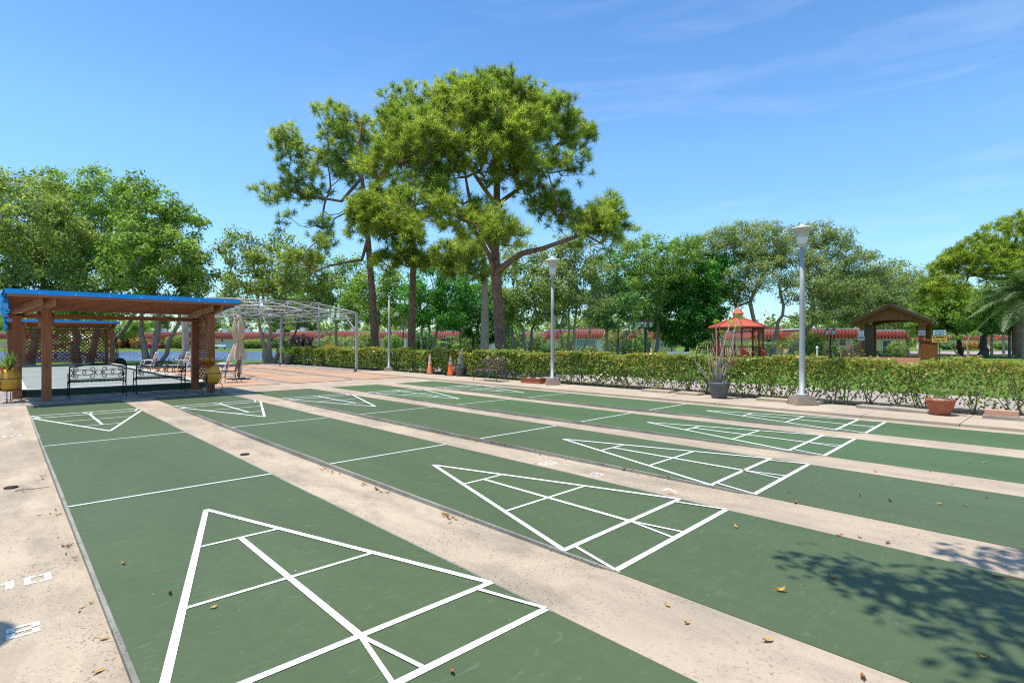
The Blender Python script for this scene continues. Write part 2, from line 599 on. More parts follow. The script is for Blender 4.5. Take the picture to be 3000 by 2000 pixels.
def tufts(centers, dirs, per, length, width, rng, spread=0.95):
    """pine needles: thin triangles bursting out of each twig tip"""
    centers = np.asarray(centers, float)
    m = len(centers)
    d = unit(np.repeat(np.asarray(dirs, float), per, axis=0) * 0.75 + rng.normal(size=(m * per, 3)) * spread)
    L = (length * rng.uniform(0.7, 1.2, m * per))[:, None]
    base = np.repeat(centers, per, axis=0) + d * 0.02 + np.repeat(np.asarray(dirs), per, axis=0) * rng.uniform(-0.16, 0.05, (m * per, 1))
    s = unit(np.cross(d, rng.normal(size=d.shape))) * width
    tip = base + d * L
    tip[:, 2] -= (L[:, 0] * 0.10)
    V = np.stack([base - s * .5, base + s * .5, tip + s * .25, tip - s * .25], axis=1).reshape(-1, 3)
    return V, np.repeat(rng.uniform(0, 1, m), per)


# ------------------------------------------------------------------ trees
def skeleton(stems, targets, rng, step=0.7, wig=0.12, lift=0.25, zmin=0.0):
    """stems: polylines of points; targets: clump centres. Returns nodes, parents, tip node of every target."""
    nodes, par, sub = [], [], []
    heads = []
    for si, st in enumerate(stems):
        prev = -1
        if isinstance(st, tuple):
            prev, st = st
        for p in st:
            nodes.append(np.array(p, float))
            par.append(prev)
            sub.append(si)
            prev = len(nodes) - 1
        heads.append(prev)
    zlow = zmin
    n0 = len(nodes)
    order = np.argsort([min(np.linalg.norm(np.array(nodes) - t, axis=1)) for t in targets])
    tips = [0] * len(targets)
    # every stem carries its own share of the crown
    T = np.array(targets)
    forced, taken = {}, set()
    share = max(2, len(targets) // (2 * len(heads) + 1))
    if len(heads) > 1:
        for r_ in range(share):
            for hi, h in enumerate(heads):
                free = [i for i in range(len(targets)) if i not in taken and T[i][2] > nodes[h][2] - .3]
                if free:
                    i = min(free, key=lambda q: 1.6 * np.linalg.norm((T[q] - nodes[h])[:2]) + .6 * abs(T[q][2] - nodes[h][2]))
                    forced[i] = hi
                    taken.add(i)
    order = list(forced) + [i for i in order if i not in forced]
    for i in order:
        t = T[i]
        N = np.array(nodes)
        dv = t - N
        dist = np.linalg.norm(dv, axis=1)
        # prefer joining from below / inside
        pen = dist * (1.0 - 0.22 * (np.arange(len(N)) >= n0)) + np.maximum(0, N[:, 2] - t[2]) * 0.9 + (N[:, 2] < zlow) * 50
        if i in forced:
            own = np.array(sub) == forced[i]
            own &= np.arange(len(N)) >= heads[forced[i]]
            pen = pen + (~own) * 500
        j = int(np.argmin(pen))
        a = N[j]
        L = dist[j]
        k = max(1, int(L / step))
        prev = j
        side = rng.normal(size=3) * wig * L
        for q in range(1, k + 1):
            u = q / k
            p = a + (t - a) * u + side * math.sin(PI * u) * 0.6 + np.array([0, 0, -lift * L * 0.35 * math.sin(PI * u)])
            nodes.append(p)
            par.append(prev)
            sub.append(sub[prev])
            prev = len(nodes) - 1
        tips[i] = prev
    return np.array(nodes), par, tips


def branch_mesh(nodes, par, tips, rtip, power, rbase_list, nside=5, stems_n=None):
    n = len(nodes)
    w = np.zeros(n)
    for t in tips:
        w[t] += 1
    for i in range(n - 1, -1, -1):
        if par[i] >= 0:
            w[par[i]] += w[i]
    rad = rtip * np.maximum(w, 0.6) ** power
    if rbase_list:
        for i, r in rbase_list.items():
            if isinstance(r, tuple):
                rad[i] = r[0] * (1 - r[1]) + min(r[0], max(rad[i] * 1.15, r[0] * 0.35)) * r[1]
            else:
                rad[i] = r
    mb = MB()
    kids = {}
    for i in range(n):
        kids.setdefault(par[i], []).append(i)
    done = set()

    def run(start):
        # follow the thickest child
        chain = [start]
        while True:
            ch = kids.get(chain[-1], [])
            if not ch:
                break
            nx = max(ch, key=lambda q: w[q] + (1000 if q in rbase_list else 0))
            for q in ch:
                if q != nx:
                    pend.append((chain[-1], q))
            chain.append(nx)
        return chain
    pend = [(-1, r) for r in kids.get(-1, [])]
    while pend:
        p, s = pend.pop()
        ch = run(s)
        pts = [nodes[q] for q in ch]
        rr = [float(rad[q]) for q in ch]
        if p >= 0:
            pts = [nodes[p]] + pts
            rr = [min(float(rad[p]) * 0.9, rr[0] * 1.25)] + rr
        rr[-1] *= 0.6
        if len(pts) > 1:
            mx = max(rr)
            mb.tube(pts, rr, 9 if mx > 0.12 else (6 if mx > 0.045 else 4), False)
    return mb


def lobes_px(d, items):
    """(px, py, half width px, half height px, depth offset m[, depth radius m]) measured in the photo -> ellipsoids in metres"""
    out = []
    for it in items:
        px, py, rx, ry, dz = it[:5]
        D = d + dz
        c = at(px, D, height(py, D))
        out.append((np.array(c), rx * D / F, it[5] if len(it) > 5 else rx * D / F * 0.85, ry * D / F))
    return out


def sample_lobes(lobes, spacing, rng, shell=0.35):
    pts = []
    for (c, rx, rd, rz) in lobes:
        area = (rx * rd + rx * rz + rd * rz) * 4.2
        n = max(4, int(area / spacing ** 2 / 1.15))
        for _ in range(n):
            d = rng.normal(size=3)
            d /= np.linalg.norm(d)
            r = rng.uniform(shell, 1.0) ** 0.6
            x, y, z = d * r
            pts.append(c + np.array([CH * x * rx + SH * y * rd, -SH * x * rx + CH * y * rd, z * rz]))
    # thin out near duplicates
    keep = []
    for p in pts:
        if all((p - q).dot(p - q) > (spacing * 0.42) ** 2 for q in keep[-400:]):
            keep.append(p)
    return keep


def stem_line(base, pts):
    return [np.array(base)] + [np.array(p) for p in pts]


def broadleaf(name, label, cat, base, lobes, leaf, bark_, seed, stems=None, r0=0.2, spacing=0.85, clump=0.62, per=55,
              size=0.19, group=None, flat=0.7, zfork=None, rtip=0.014, power=0.46, aspect=0.55, droop=None, lean=0.0):
    rng = np.random.default_rng(seed)
    base = np.array(base)
    t = thing(name, label, cat, tuple(base), 0, group)
    top = np.mean([l[0] for l in lobes], axis=0)
    zf = zfork if zfork else 1.8
    S, rb = [], {}
    k = 0
    for (dx, dd, sp, h, rr) in (stems or [(0, 0, 0.5, zf, 1.0)]):
        b = base + np.array([CH * dx + SH * dd, -SH * dx + CH * dd, -0.15])
        tgt = base + np.array([CH * dx * (1 + sp * 3) + SH * dd, -SH * dx * (1 + sp * 3) + CH * dd, 0])
        tx = tgt + (top - base) * np.array([0.18, 0.18, 0])
        pts = [b]
        nseg = 6
        for q in range(1, nseg + 1):
            u = q / nseg
            p = b * (1 - u) + np.array([tx[0], tx[1], base[2] + h]) * u
            p[:2] += rng.normal(size=2) * 0.028 * r0 / 0.2 * math.sin(PI * u) * 2
            pts.append(p)
        for q in range(len(pts)):
            u = q / nseg
            rb[k + q] = (r0 * rr * ((1.3 if q == 0 else 1.0) - 0.35 * u), u ** 1.5)
        k += len(pts)
        S.append(pts)
    tg = sample_lobes(lobes, spacing, rng)
    nodes, par, tips = skeleton(S, tg, rng, 0.8, 0.10, 0.3, base[2] + zf * 0.8)
    mb = branch_mesh(nodes - base, par, tips, rtip, power, rb)
    mb.build('trunk', bark_, t, fix=False)
    C = np.array(tg) - base
    # extra sprays a little way back along the twigs
    ext = nodes[np.array([par[i] if par[i] >= 0 else i for i in tips])] - base
    allc = np.concatenate([C, (C * 0.55 + ext * 0.45)[::2]])
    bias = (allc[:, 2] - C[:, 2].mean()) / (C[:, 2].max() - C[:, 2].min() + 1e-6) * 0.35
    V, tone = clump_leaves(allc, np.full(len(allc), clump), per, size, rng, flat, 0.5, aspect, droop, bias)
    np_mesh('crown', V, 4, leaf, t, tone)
    return t


def pine(name, label, base, trunk, lobes, leaf, seed, r0, limbs=(), spacing=0.8, needles=40, nlen=0.34, nw=0.030, sprays=5, group=None, bark_='bark_pine', spread=0.5):
    rng = np.random.default_rng(seed)
    base = np.array(base)
    t = thing(name, label, 'tree', tuple(base), 0, group)
    tr = [np.array(p) for p in trunk]
    S = [tr]
    rb = {i: r0 * (1 - 0.72 * (i / (len(tr) - 1)) ** 1.3) for i in range(len(tr))}
    k = len(tr)
    for (j, pts, r) in limbs:
        S.append((j, [np.array(p) for p in pts]))
        for q in range(len(pts)):
            rb[k + q] = r * (1 - 0.6 * q / len(pts))
        k += len(pts)
    tg = sample_lobes(lobes, spacing, rng, 0.3)
    nodes, par, tips = skeleton(S, tg, rng, 0.55, 0.14, 0.45, min(p[2] for p in tg) - 1.2)
    mb = branch_mesh(nodes - base, par, tips, 0.016, 0.46, rb)
    # bole and limbs
    C, Dr = [], []
    tw = mb
    tw.slot = 1
    for p, ti in zip(tg, tips):
        q = nodes[par[ti]] if par[ti] >= 0 else p - np.array([0, 0, 1])
        d0 = p - q
        d0 = d0 / max(np.linalg.norm(d0), 1e-6)
        for s in range(sprays):
            dd = d0 * 0.55 + rng.normal(size=3) * 0.62 + np.array([0, 0, 0.42])
            dd /= np.linalg.norm(dd)
            L = spread * rng.uniform(0.35, 1.15)
            c = np.array(p) + dd * L
            tw.tube([np.array(p) - base, np.array(p) + dd * L * 0.5 + np.array([0, 0, -0.04]) - base, c - base], [0.013, 0.011, 0.009], 3, False)
            C.append(c - base)
            Dr.append(dd * 0.7 + np.array([0, 0, 0.5]))
    tw.build('trunk', [bark_, 'bark_branch'], t, fix=False)
    V, tone = tufts(np.array(C), unit(np.array(Dr)), needles, nlen, nw, rng)
    np_mesh('crown', V, 4, leaf, t, tone)
    return t


def bush(label, loc, rx, ry, h, leaf, seed, size=0.09, n=1500, name='bush', group=None, cat='bush', rz=0.0, square=1.0):
    rng = np.random.default_rng(seed)
    t = thing(name, label, cat, loc, rz, group)
    d = unit(rng.normal(size=(n, 3)))
    if square > 1:
        d = np.sign(d) * np.abs(d) ** (1 / square)
        d = d / np.maximum(np.max(np.abs(d), axis=1, keepdims=True), 0.8)
    r = rng.uniform(0.55, 1.0, (n, 1)) ** 0.5 * (1 + 0.12 * np.sin(d[:, :1] * 7 + d[:, 1:2] * 5))
    P = d * r * np.array([rx, ry, h / 2]) + np.array([0, 0, h / 2])
    P[:, 2] = np.maximum(P[:, 2], 0.03)
    V = leaf_quads(P, unit(d + rng.normal(size=d.shape) * 0.6 + np.array([0, 0, .3])), size, rng)
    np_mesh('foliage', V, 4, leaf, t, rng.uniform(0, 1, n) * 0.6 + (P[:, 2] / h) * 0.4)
    mb = MB()
    for i in range(7):
        a = rng.uniform(0, 2 * PI)
        mb.tube([(0.1 * math.cos(a) * rx, 0.1 * math.sin(a) * ry, 0), (.5 * rx * math.cos(a), .5 * ry * math.sin(a), h * 0.75)], [0.03, 0.01], 4, False)
    mb.build('stem', 'bark_grey', t, fix=False)
    return t


# ------------------------------------------------------------------ terrain, pond, paving
def cam_xy(x, d):
    return (CH * x + SH * d, -SH * x + CH * d)


def pond_depth(wx, wy):
    x = CH * wx - SH * wy
    d = SH * wx + CH * wy
    e = (np.abs((x + 74) / 62) ** 3 + np.abs((d - 71) / (27 + 1.2 * np.sin(x * .2))) ** 3) ** (1 / 3)
    return -1.3 * np.clip((1.03 - e) * 6, 0, 1)


def build_ground():
    # local frame turned with the view so the fine cells follow the pond bank
    xs = np.concatenate([[-1800, -900, -400, -220, -160], np.linspace(-145, 0, 75), [12, 30, 60, 120, 300, 800, 1800]])
    ds = np.concatenate([[-1500, -500, -100, -20, 8, 20, 32], np.linspace(40, 103, 64), [112, 130, 160, 250, 600, 1400, 2500]])
    X, D = np.meshgrid(xs, ds)
    WX, WY = CH * X + SH * D, -SH * X + CH * D
    Z = pond_depth(WX, WY) - 0.12
    V = np.stack([WX, WY, Z], -1).reshape(-1, 3)
    nx, nd = len(xs), len(ds)
    fs = [(j * nx + i, j * nx + i + 1, (j + 1) * nx + i + 1, (j + 1) * nx + i) for j in range(nd - 1) for i in range(nx - 1)]
    mb = MB()
    mb.add([tuple(v) for v in V], fs, True)
    return structure(mb.build('lawn_ground', 'grass'))


build_ground()
mb = MB()
a = [cam_xy(-142, 40), cam_xy(-8, 40), cam_xy(-8, 102), cam_xy(-142, 102)]
mb.quad(*[(p[0], p[1], -0.36) for p in a])
structure(mb.build('pond_water', 'water'))

COURTS = [(0.43, 1.82), (2.94, 1.81), (5.41, 1.83), (7.92, 1.72), (10.37, 1.68)]   # near edge and width of each court


def skew(v, u):
    """the painted boxes were not set out quite square"""
    return 0.051 * max(0.0, v - 2.1) * min(1.1, max(0.12, 1 - (u - 2.09) / 9.2))

U0, U1 = -0.45, 17.15                  # near and far ends
DROP = 0.048


def gutter_z(u):
    """flush outside the boxes, a small step at the seam, then falling towards the middle of the courts"""
    d = min(u - 2.1, 14.6 - u)
    if d <= 0:
        return -0.004
    return -0.004 - 0.014 * min(1.0, d / 0.15) - 0.036 * min(1.0, d / 5.0)


us = [U0, 1.0, 2.08, 2.1, 2.25, 3, 4, 5, 6, 7.1, 8.35, 9.6, 11, 12.5, 13.5, 14.45, 14.6, 16, U1]
spans = [(-9.0, COURTS[0][0])] + [(sum(COURTS[k]), COURTS[k + 1][0]) for k in range(4)]
gutters = []
for gi, (va, vb) in enumerate(spans):
    mb = MB()
    sm_ = MB()
    for q in range(len(us) - 1):
        z0, z1 = gutter_z(us[q]), gutter_z(us[q + 1])
        a0, a1 = us[q] + skew(va, us[q]) * (us[q] > .5), us[q + 1] + skew(va, us[q + 1]) * (us[q + 1] < 17)
        b0, b1 = us[q] + skew(vb, us[q]) * (us[q] > .5), us[q + 1] + skew(vb, us[q + 1]) * (us[q + 1] < 17)
        (mb if 2.05 < us[q] < 14.55 else sm_).quad((va, a0, z0), (vb, b0, z0), (vb, b1, z1), (va, a1, z1))
    gutters.append(structure(mb.build('gutter_pavement', 'gutter')))
    structure(sm_.build('concrete_pavement', 'deck'))

mb = MB()
mb.quad((-9, -12, -0.006), (12.42, -12, -0.006), (12.42, U0, -0.006), (-9, U0, -0.006))
mb.quad((12.05, U0, -0.006), (12.42, U0, -0.006), (12.42, 24.5, -0.006), (12.05, 24.5, -0.006))
mb.quad((-9, U1, -0.006), (12.05, U1, -0.006), (12.05, 19.7, -0.006), (-9, 19.7, -0.006))
structure(mb.build('concrete_pavement', 'deck'))
mb = MB()
mb.quad((-9, 17.4, -0.002), (5.3, 17.4, -0.002), (5.0, 19.9, -0.002), (-9, 19.9, -0.002))  # darker grey concrete strip laid across the pergola end
structure(mb.build('dark_pavement', 'deck_dark'))
mb = MB()
mb.quad((-9, 19.7, -0.010), (14.1, 19.7, -0.010), (14.1, 41.5, -0.010), (-9, 41.5, -0.010))
structure(mb.build('terrace_pavement', 'deck_dark'))

# raised walk along the hedge, with its slab joints
mb = MB()
u = -3.0
rng_ = random.Random(3)
while u < 24:
    L = 1.52
    mb.box((13.28, u + L / 2, -0.02), (1.72, L - 0.012, 0.13 + rng_.uniform(-.004, .004)))
    u += L
structure(mb.build('walk_pavement', 'walk'))
mb = MB()
mb.quad((14.1, -6, -0.008), (15.9, -6, -0.008), (15.9, 42, -0.008), (14.1, 42, -0.008))
structure(mb.build('hedge_bed_ground', 'soil'))
mb = MB()
mb.quad((15.9, -8, -0.012), (19.6, -8, -0.012), (19.6, 26, -0.012), (15.9, 26, -0.012))
structure(mb.build('garden_path', 'path'))
mb = MB()
P = [cam_xy(30, 64), cam_xy(140, 60), cam_xy(140, 82), cam_xy(30, 86)]
mb.quad(*[(p[0], p[1], -0.015) for p in P])
structure(mb.build('lane_road', 'path'))
mb = MB()
P = [cam_xy(-80, 112), cam_xy(-34, 106), cam_xy(-34, 108), cam_xy(-80, 114)]
mb.quad(*[(p[0], p[1], -0.01) for p in P])
structure(mb.build('lawn_path', 'path'))


# ---- shuffleboard courts
def line_quad(mb, a, b, w, z=0.004):
    a, b = (a[0], a[1] + skew(a[0], a[1])), (b[0], b[1] + skew(b[0], b[1]))
    a, b = Vector((a[0], a[1], 0)), Vector((b[0], b[1], 0))
    d = (b - a).normalized()
    s = Vector((-d.y, d.x, 0)) * w / 2
    e = d * 0.0
    mb.quad(*[(p.x, p.y, z) for p in (a - s - e, a + s - e, b + s + e, b - s + e)])


def triangle_marks(mb, v0, WC, base, inner, l2, l3, apex, sgn):
    vc = v0 + WC / 2
    va, vb = v0 + 0.01, v0 + WC - 0.01
    z = [0.004]

    def ln(a, b, w):
        line_quad(mb, a, b, w, z[0])
        z[0] += 0.00035
    ln((va, base), (vb, base), 0.046)
    ln((va, inner), (vb, inner), 0.044)

    def edge(u):
        t = (u - inner) / (apex - inner)
        return va + (vc - va) * t, vb + (vc - vb) * t
    e0, e1 = edge(l2)
    ln((e0, l2), (e1, l2), 0.030)
    e0, e1 = edge(l3)
    ln((e0, l3), (e1, l3), 0.028)
    ln((va + .012, inner), (vc, apex), 0.043)
    ln((vb - .012, inner), (vc, apex), 0.043)
    ln((vc, l3), (vc, inner), 0.042)
    # 10-off wedge and corner ties
    ln((vc, inner), (vc - 0.085, base), 0.026)
    ln((vc, inner), (vc + 0.085, base), 0.026)
    ln((va + 0.13, inner), (va, base), 0.028)
    ln((vb - 0.13, inner), (vb, base), 0.028)


for k in range(5):
    v0, WC = COURTS[k]
    mb = MB()
    mb.box((v0 + WC / 2, (U0 + U1) / 2, -0.06), (WC, U1 - U0, 0.12))
    court = structure(mb.build('shuffleboard_pavement', 'green_a' if k < 3 else 'green_b'))
    kb = MB()
    # raw concrete lip on each long side, chipped along its length
    rr = random.Random(50 + k)
    for side in (0, 1):
        u = 2.05 + skew(v0, 2.05)
        while u < 14.7:
            L = rr.uniform(0.5, 1.1)
            L = min(L, 14.75 - u)
            w = rr.uniform(0.020, 0.028)
            xx = v0 + w / 2 - 0.006 if side == 0 else v0 + WC - w / 2 + 0.006
            kb.box((xx, u + L / 2, -0.058), (w if side == 0 else 0.012 + 0.004, L - 0.004, 0.122 + rr.uniform(-.002, .002)))
            u += L
    kb.build('kerb', 'kerb', court)
    mk = MB()
    triangle_marks(mk, v0, WC, 2.09, 2.555, 3.50, 4.47, 5.42, 1)
    triangle_marks(mk, v0, WC, 14.63, 14.17, 13.22, 12.26, 11.30, -1)
    for u in (6.385, 10.315):
        line_quad(mk, (v0 + .02, u), (v0 + WC - .005, u), 0.030)
    mk.build('court_marking', 'line', court)


# ---- stencilled numbers beside the scoring boxes
GLY = {'1': [(0.0, 0, 0.040, 0.15), (-0.028, 0.095, -0.002, 0.125)],
       '0': [(0, 0, 0.034, 0.15), (0.100, 0, 0.134, 0.15), (0.036, 0, 0.060, 0.032), (0.074, 0, 0.098, 0.032), (0.036, 0.118, 0.060, 0.15), (0.074, 0.118, 0.098, 0.15)],
       '8': [(0, 0.006, 0.032, 0.066), (0, 0.084, 0.032, 0.144), (0.102, 0.006, 0.134, 0.066), (0.102, 0.084, 0.134, 0.144), (0.034, 0, 0.100, 0.024), (0.034, 0.063, 0.100, 0.087), (0.034, 0.126, 0.100, 0.15)],
       '7': [(0, 0.122, 0.12, 0.15)]}


def number(txt, v, u, parent, flip=False):
    mb = MB()
    z = gutter_z(u + .06) + 0.003
    x = 0
    for ch in txt:
        for (a, b, c, d) in GLY[ch]:
            mb.quad((v + x + a, u + b, z), (v + x + c, u + b, z), (v + x + c, u + d, z), (v + x + a, u + d, z))
        if ch == '7':
            mb.quad((v + x + .086, u + .120, z), (v + x + .12, u + .120, z), (v + x + .065, u, z), (v + x + .03, u, z))
        x += 0.088 if ch == '1' else 0.17
    mb.build('painted_number', 'stencil', parent)


for gi, vv in ((0, 0.0), (2, 4.95)):
    for txt, uu in (('10', 4.62), ('8', 3.74), ('7', 2.86), ('10', 12.0), ('8', 12.85), ('7', 13.75)):
        number(txt, vv + (.02 if gi == 0 else 0), uu + (.08 if txt == '8' else 0), gutters[gi])

# ---- orange courts beyond
for k, (va, vb) in enumerate(((5.15, 7.2), (7.72, 9.95), (10.45, 12.45))):
    mb = MB()
    mb.box(((va + vb) / 2, 28.6, -0.03), (vb - va, 17.9, 0.09))
    structure(mb.build('orange_court_pavement', 'orange'))

# ---- drain covers
mb = MB()
mb.lathe([(0.06, 0), (0.06, 0.004), (0.05, 0.006), (0, 0.006)], 20)
dr = structure(mb.build('drain_pavement_cover', 'iron'))
dr.location = (*ground(32, 1414)[:2], gutter_z(6) + .001)
d2 = dr.copy()
COL.objects.link(d2)
d2.location = (*ground(717, 1320)[:2], gutter_z(6) + .001)


# ------------------------------------------------------------------ pergolas
def lattice(mb, axis, const, a0, a1, z0, z1, gap=0.115, w=0.038, th=0.012):
    """diagonal strips in the plane axis=const, clipped to the rectangle"""
    H = z1 - z0
    for sgn, off in ((1, 0), (-1, th)):
        t = a0 - H
        while t < a1 + H:
            # line: a = t + sgn*(z-z0) style
            if sgn > 0:
                p, q = (t, z0), (t + H, z1)
            else:
                p, q = (t + H, z0), (t, z1)
            (x0, y0), (x1, y1) = p, q
            # clip in a
            lo, hi = 0.0, 1.0
            dx = x1 - x0
            ta, tb = (a0 - x0) / dx, (a1 - x0) / dx
            if ta > tb:
                ta, tb = tb, ta
            lo, hi = max(lo, ta), min(hi, tb)
            if hi - lo > 0.02:
                A = (x0 + dx * lo, y0 + (y1 - y0) * lo)
                B = (x0 + dx * hi, y0 + (y1 - y0) * hi)
                if axis == 0:
                    mb.bar((const + off, A[0], A[1]), (const + off, B[0], B[1]), w, th, (1, 0, 0))
                else:
                    mb.bar((A[0], const + off, A[1]), (B[0], const + off, B[1]), w, th, (0, 1, 0))
            t += gap * math.sqrt(2)


def pergola(label, loc, side_panel, back_panel, xl=-1.68, xr=2.06, group='blue topped timber pergolas'):
    t = thing('pergola', label, 'pergola', loc, 0, group)
    x0, x1, y0, y1 = -2.46, 2.5, -1.28, 1.75
    H = 2.62
    posts = [(xl, 0), (xr, 0), (xl - 0.53, 1.38), (xr - 0.10, 1.38)]

    def shear(mb):
        mb.v = [(x, y, z - 0.085 * (y - y0)) for x, y, z in mb.v]
        return mb
    for (px, py) in posts:
        mb = MB()
        hh = H - 0.20 - 0.085 * (py - y0)
        mb.box((px, py, hh / 2), (0.19, 0.19, hh))
        mb.build('post', 'redwood', t)
    # paired side beams on each pair of posts, shaped ends
    for sx, (pf, pb) in ((-1, (posts[0], posts[2])), (1, (posts[1], posts[3]))):
        for o in (-0.125, 0.125):
            mb = MB()
            xa, xb = pf[0] + o, pb[0] + o
            mb.bar((xa, -0.72, 2.53), (xb, 1.62, 2.53), 0.05, 0.17)
            shear(mb).build('side_beam', 'redwood_y', t)
    # curved brackets behind the front post
    for px in (xl, xr):
        for o in (-0.125, 0.125):
            mb = MB()
            pts = []
            for q in range(9):
                a = R(90) * q / 8
                pts.append((0.62 - 0.55 * math.sin(a), 2.44 - 0.36 * (1 - math.cos(a))))
            inner = [(p[0] + .09 * math.sin(R(90) * i / 8), p[1] + 0.09 * math.cos(R(90) * i / 8) - 0.09) for i, p in enumerate(pts)]
            mb.prism(pts + inner[::-1], 0, px + o - 0.03, px + o + 0.03)
            shear(mb).build('bracket', 'redwood_y', t)
    # low rail between the rear posts
    mb = MB()
    mb.box((xl / 2 + xr / 2 - 0.3, 1.46 + 0.05, 2.22), (xr - xl + 0.9, 0.05, 0.12))
    mb.v = [(x, y, z - 0.02) for x, y, z in mb.v]
    mb.build('rail', 'redwood_x', t)
    # slats under the tarp; alternate dark boards paint in the shade between them
    mb = MB()
    n = 25
    for i in range(n):
        mb.slot = i % 2
        y = y0 + 0.10 + (y1 - y0 - 0.2) * i / (n - 1)
        mb.box(((x0 + x1) / 2 + .02, y, 2.655 + .02 * (i % 2)), (x1 - x0 - 0.12 - 0.06 * (i % 2), 0.055, 0.085 - .04 * (i % 2)))
    shear(mb).build('roof_slat_and_gap_shade', ['redwood_x', 'lattice'], t)
    mb = MB()
    mb.box(((x0 + x1) / 2, y0 + 0.025, 2.60), (x1 - x0 - 0.08, 0.045, 0.11))
    mb.build('fascia_board', 'redwood_x', t)
    # tarp: sheet with turned down edges and a crumpled end
    mb = MB()
    rr = random.Random(5)
    nx, ny = 26, 8
    grid = [[Vector((x0 + (x1 - x0) * i / nx, y0 + (y1 - y0) * j / ny, 2.712 + (0.010 * math.sin(i * 1.3 + j) + rr.uniform(-.004, .004)) * (0 < j < ny))) for i in range(nx + 1)] for j in range(ny + 1)]
    vs = [p for row in grid for p in row]
    w = nx + 1
    fs = [(j * w + i, j * w + i + 1, (j + 1) * w + i + 1, (j + 1) * w + i) for j in range(ny) for i in range(nx)]
    mb.add(vs, fs, True)
    # front skirt
    fr = grid[0]
    low = [Vector((p.x, y0 - 0.012 + 0.003 * math.sin(i * 2.1), 2.60 + 0.002 * math.sin(i * .9))) for i, p in enumerate(fr)]
    top = [Vector((p.x, y0 - 0.006, p.z)) for p in fr]
    mb.add(top + low, [(i, i + 1, w + i + 1, w + i) for i in range(nx)], True)
    bk = [Vector((p.x, y1 + 0.006, p.z)) for p in grid[ny]]
    lowb = [Vector((p.x, y1 + 0.012, 2.62)) for p in grid[ny]]
    mb.add(bk + lowb, [(i, i + 1, w + i + 1, w + i) for i in range(nx)], True)
    # crumpled drape at the -x end
    m2 = 24
    a = [Vector((x0 - 0.004, y0 + (y1 - y0) * j / m2, 2.715)) for j in range(m2 + 1)]
    b = [Vector((x0 - 0.05 - 0.05 * math.sin(j * 1.7) + rr.uniform(-.03, .03), y0 + (y1 - y0) * j / m2, 2.56 + rr.uniform(-.03, .03))) for j in range(m2 + 1)]
    c = [Vector((x0 + 0.03 + 0.08 * math.sin(j * 2.3) + rr.uniform(-.03, .03), y0 + (y1 - y0) * j / m2, 2.40 + 0.06 * math.sin(j * 1.1) + rr.uniform(-.03, .03))) for j in range(m2 + 1)]
    mb.add(a + b + c, [(r_ * (m2 + 1) + j, r_ * (m2 + 1) + j + 1, (r_ + 1) * (m2 + 1) + j + 1, (r_ + 1) * (m2 + 1) + j) for r_ in range(2) for j in range(m2)], True)
    a = [Vector((x1 + 0.004, y0 + (y1 - y0) * j / m2, 2.715)) for j in range(m2 + 1)]
    b = [Vector((x1 + 0.03 + 0.012 * math.sin(j), y0 + (y1 - y0) * j / m2, 2.60)) for j in range(m2 + 1)]
    mb.add(a + b, [(j, j + 1, m2 + 1 + j + 1, m2 + 1 + j) for j in range(m2)], True)
    shear(mb).build('tarp', 'tarp', t, fix=False)
    # eyelets along the skirt
    for i in range(7):
        mb = MB()
        x = x0 + 0.6 + i * (x1 - x0 - 1.0) / 6
        mb.tube([(x, y0 - 0.026, 2.635), (x, y0 - 0.016, 2.635)], 0.014, 8)
        mb.build('eyelet', 'white', t)
    if side_panel:
        mb = MB()
        lattice(mb, 0, xr - .02, 0.10, 1.30, 0.32, 2.20)
        mb.box((xr - .02, 0.7, 2.22), (0.05, 1.2, 0.05))
        mb.build('lattice', 'lattice', t)
    if back_panel:
        mb = MB()
        xa, xb = xl - .43, xr - .2
        lattice(mb, 1, 1.36, xa, xb, 0.32, 2.02, 0.15, 0.055)
        mb.box(((xa + xb) / 2, 1.32, 2.05), (xb - xa, 0.05, 0.07))
        mb.box(((xa + xb) / 2, 1.32, 0.30), (xb - xa, 0.05, 0.06))
        mb.build('lattice', 'lattice', t)
        mb = MB()
        mb.bar((xa, 1.29, 2.0), (xb, 1.29, 0.36), 0.09, 0.03, (0, 1, 0))
        mb.bar((xa, 1.255, 0.36), (xb, 1.255, 2.0), 0.09, 0.03, (0, 1, 0))
        mb.build('cross_brace', 'lattice', t)
    return t


pergola('blue roofed wooden pergola standing over two black scroll benches beside the green courts', (2.52, 18.05, 0), True, False)
pergola('blue roofed wooden pergola with full back lattice at the pond end of the bocce court', (2.65, 40.9, 0), False, True, -1.75, 2.28)

# bocce court
t = thing('bocce_court', 'raised grey clay bocce court with dark green side and pale cap beyond the black benches', 'bocce court', (2.6, 29.6, 0))
hw, hl = 2.2, 9.95
mb = MB()
for x in (-hw, hw):
    mb.box((x, 0, 0.095), (0.16, 2 * hl, 0.19))
for y in (-hl, hl):
    mb.box((0, y, 0.095), (2 * hw - 0.16, 0.16, 0.19))
mb.build('kerb_side', 'green_wall', t)
mb = MB()
for x in (-hw, hw):
    mb.box((x, 0, 0.205), (0.24, 2 * hl + .08, 0.03))
for y in (-hl, hl):
    mb.box((0, y, 0.205), (2 * hw - 0.24, 0.24, 0.03))
mb.build('cap', 'cap_paint', t)
mb = MB()
mb.box((0, 0, 0.06), (2 * hw - .17, 2 * hl - .17, 0.12))
mb.build('clay_surface', 'bocce', t)


# ------------------------------------------------------------------ iron furniture
def spiral(cx, cz, r, a0, turns, sgn, y=0.0, n=16, shrink=0.25):
    return [(cx + r * (1 - (1 - shrink) * i / n) * math.cos(a0 + sgn * 2 * PI * turns * i / n), y,
             cz + r * (1 - (1 - shrink) * i / n) * math.sin(a0 + sgn * 2 * PI * turns * i / n)) for i in range(n + 1)]


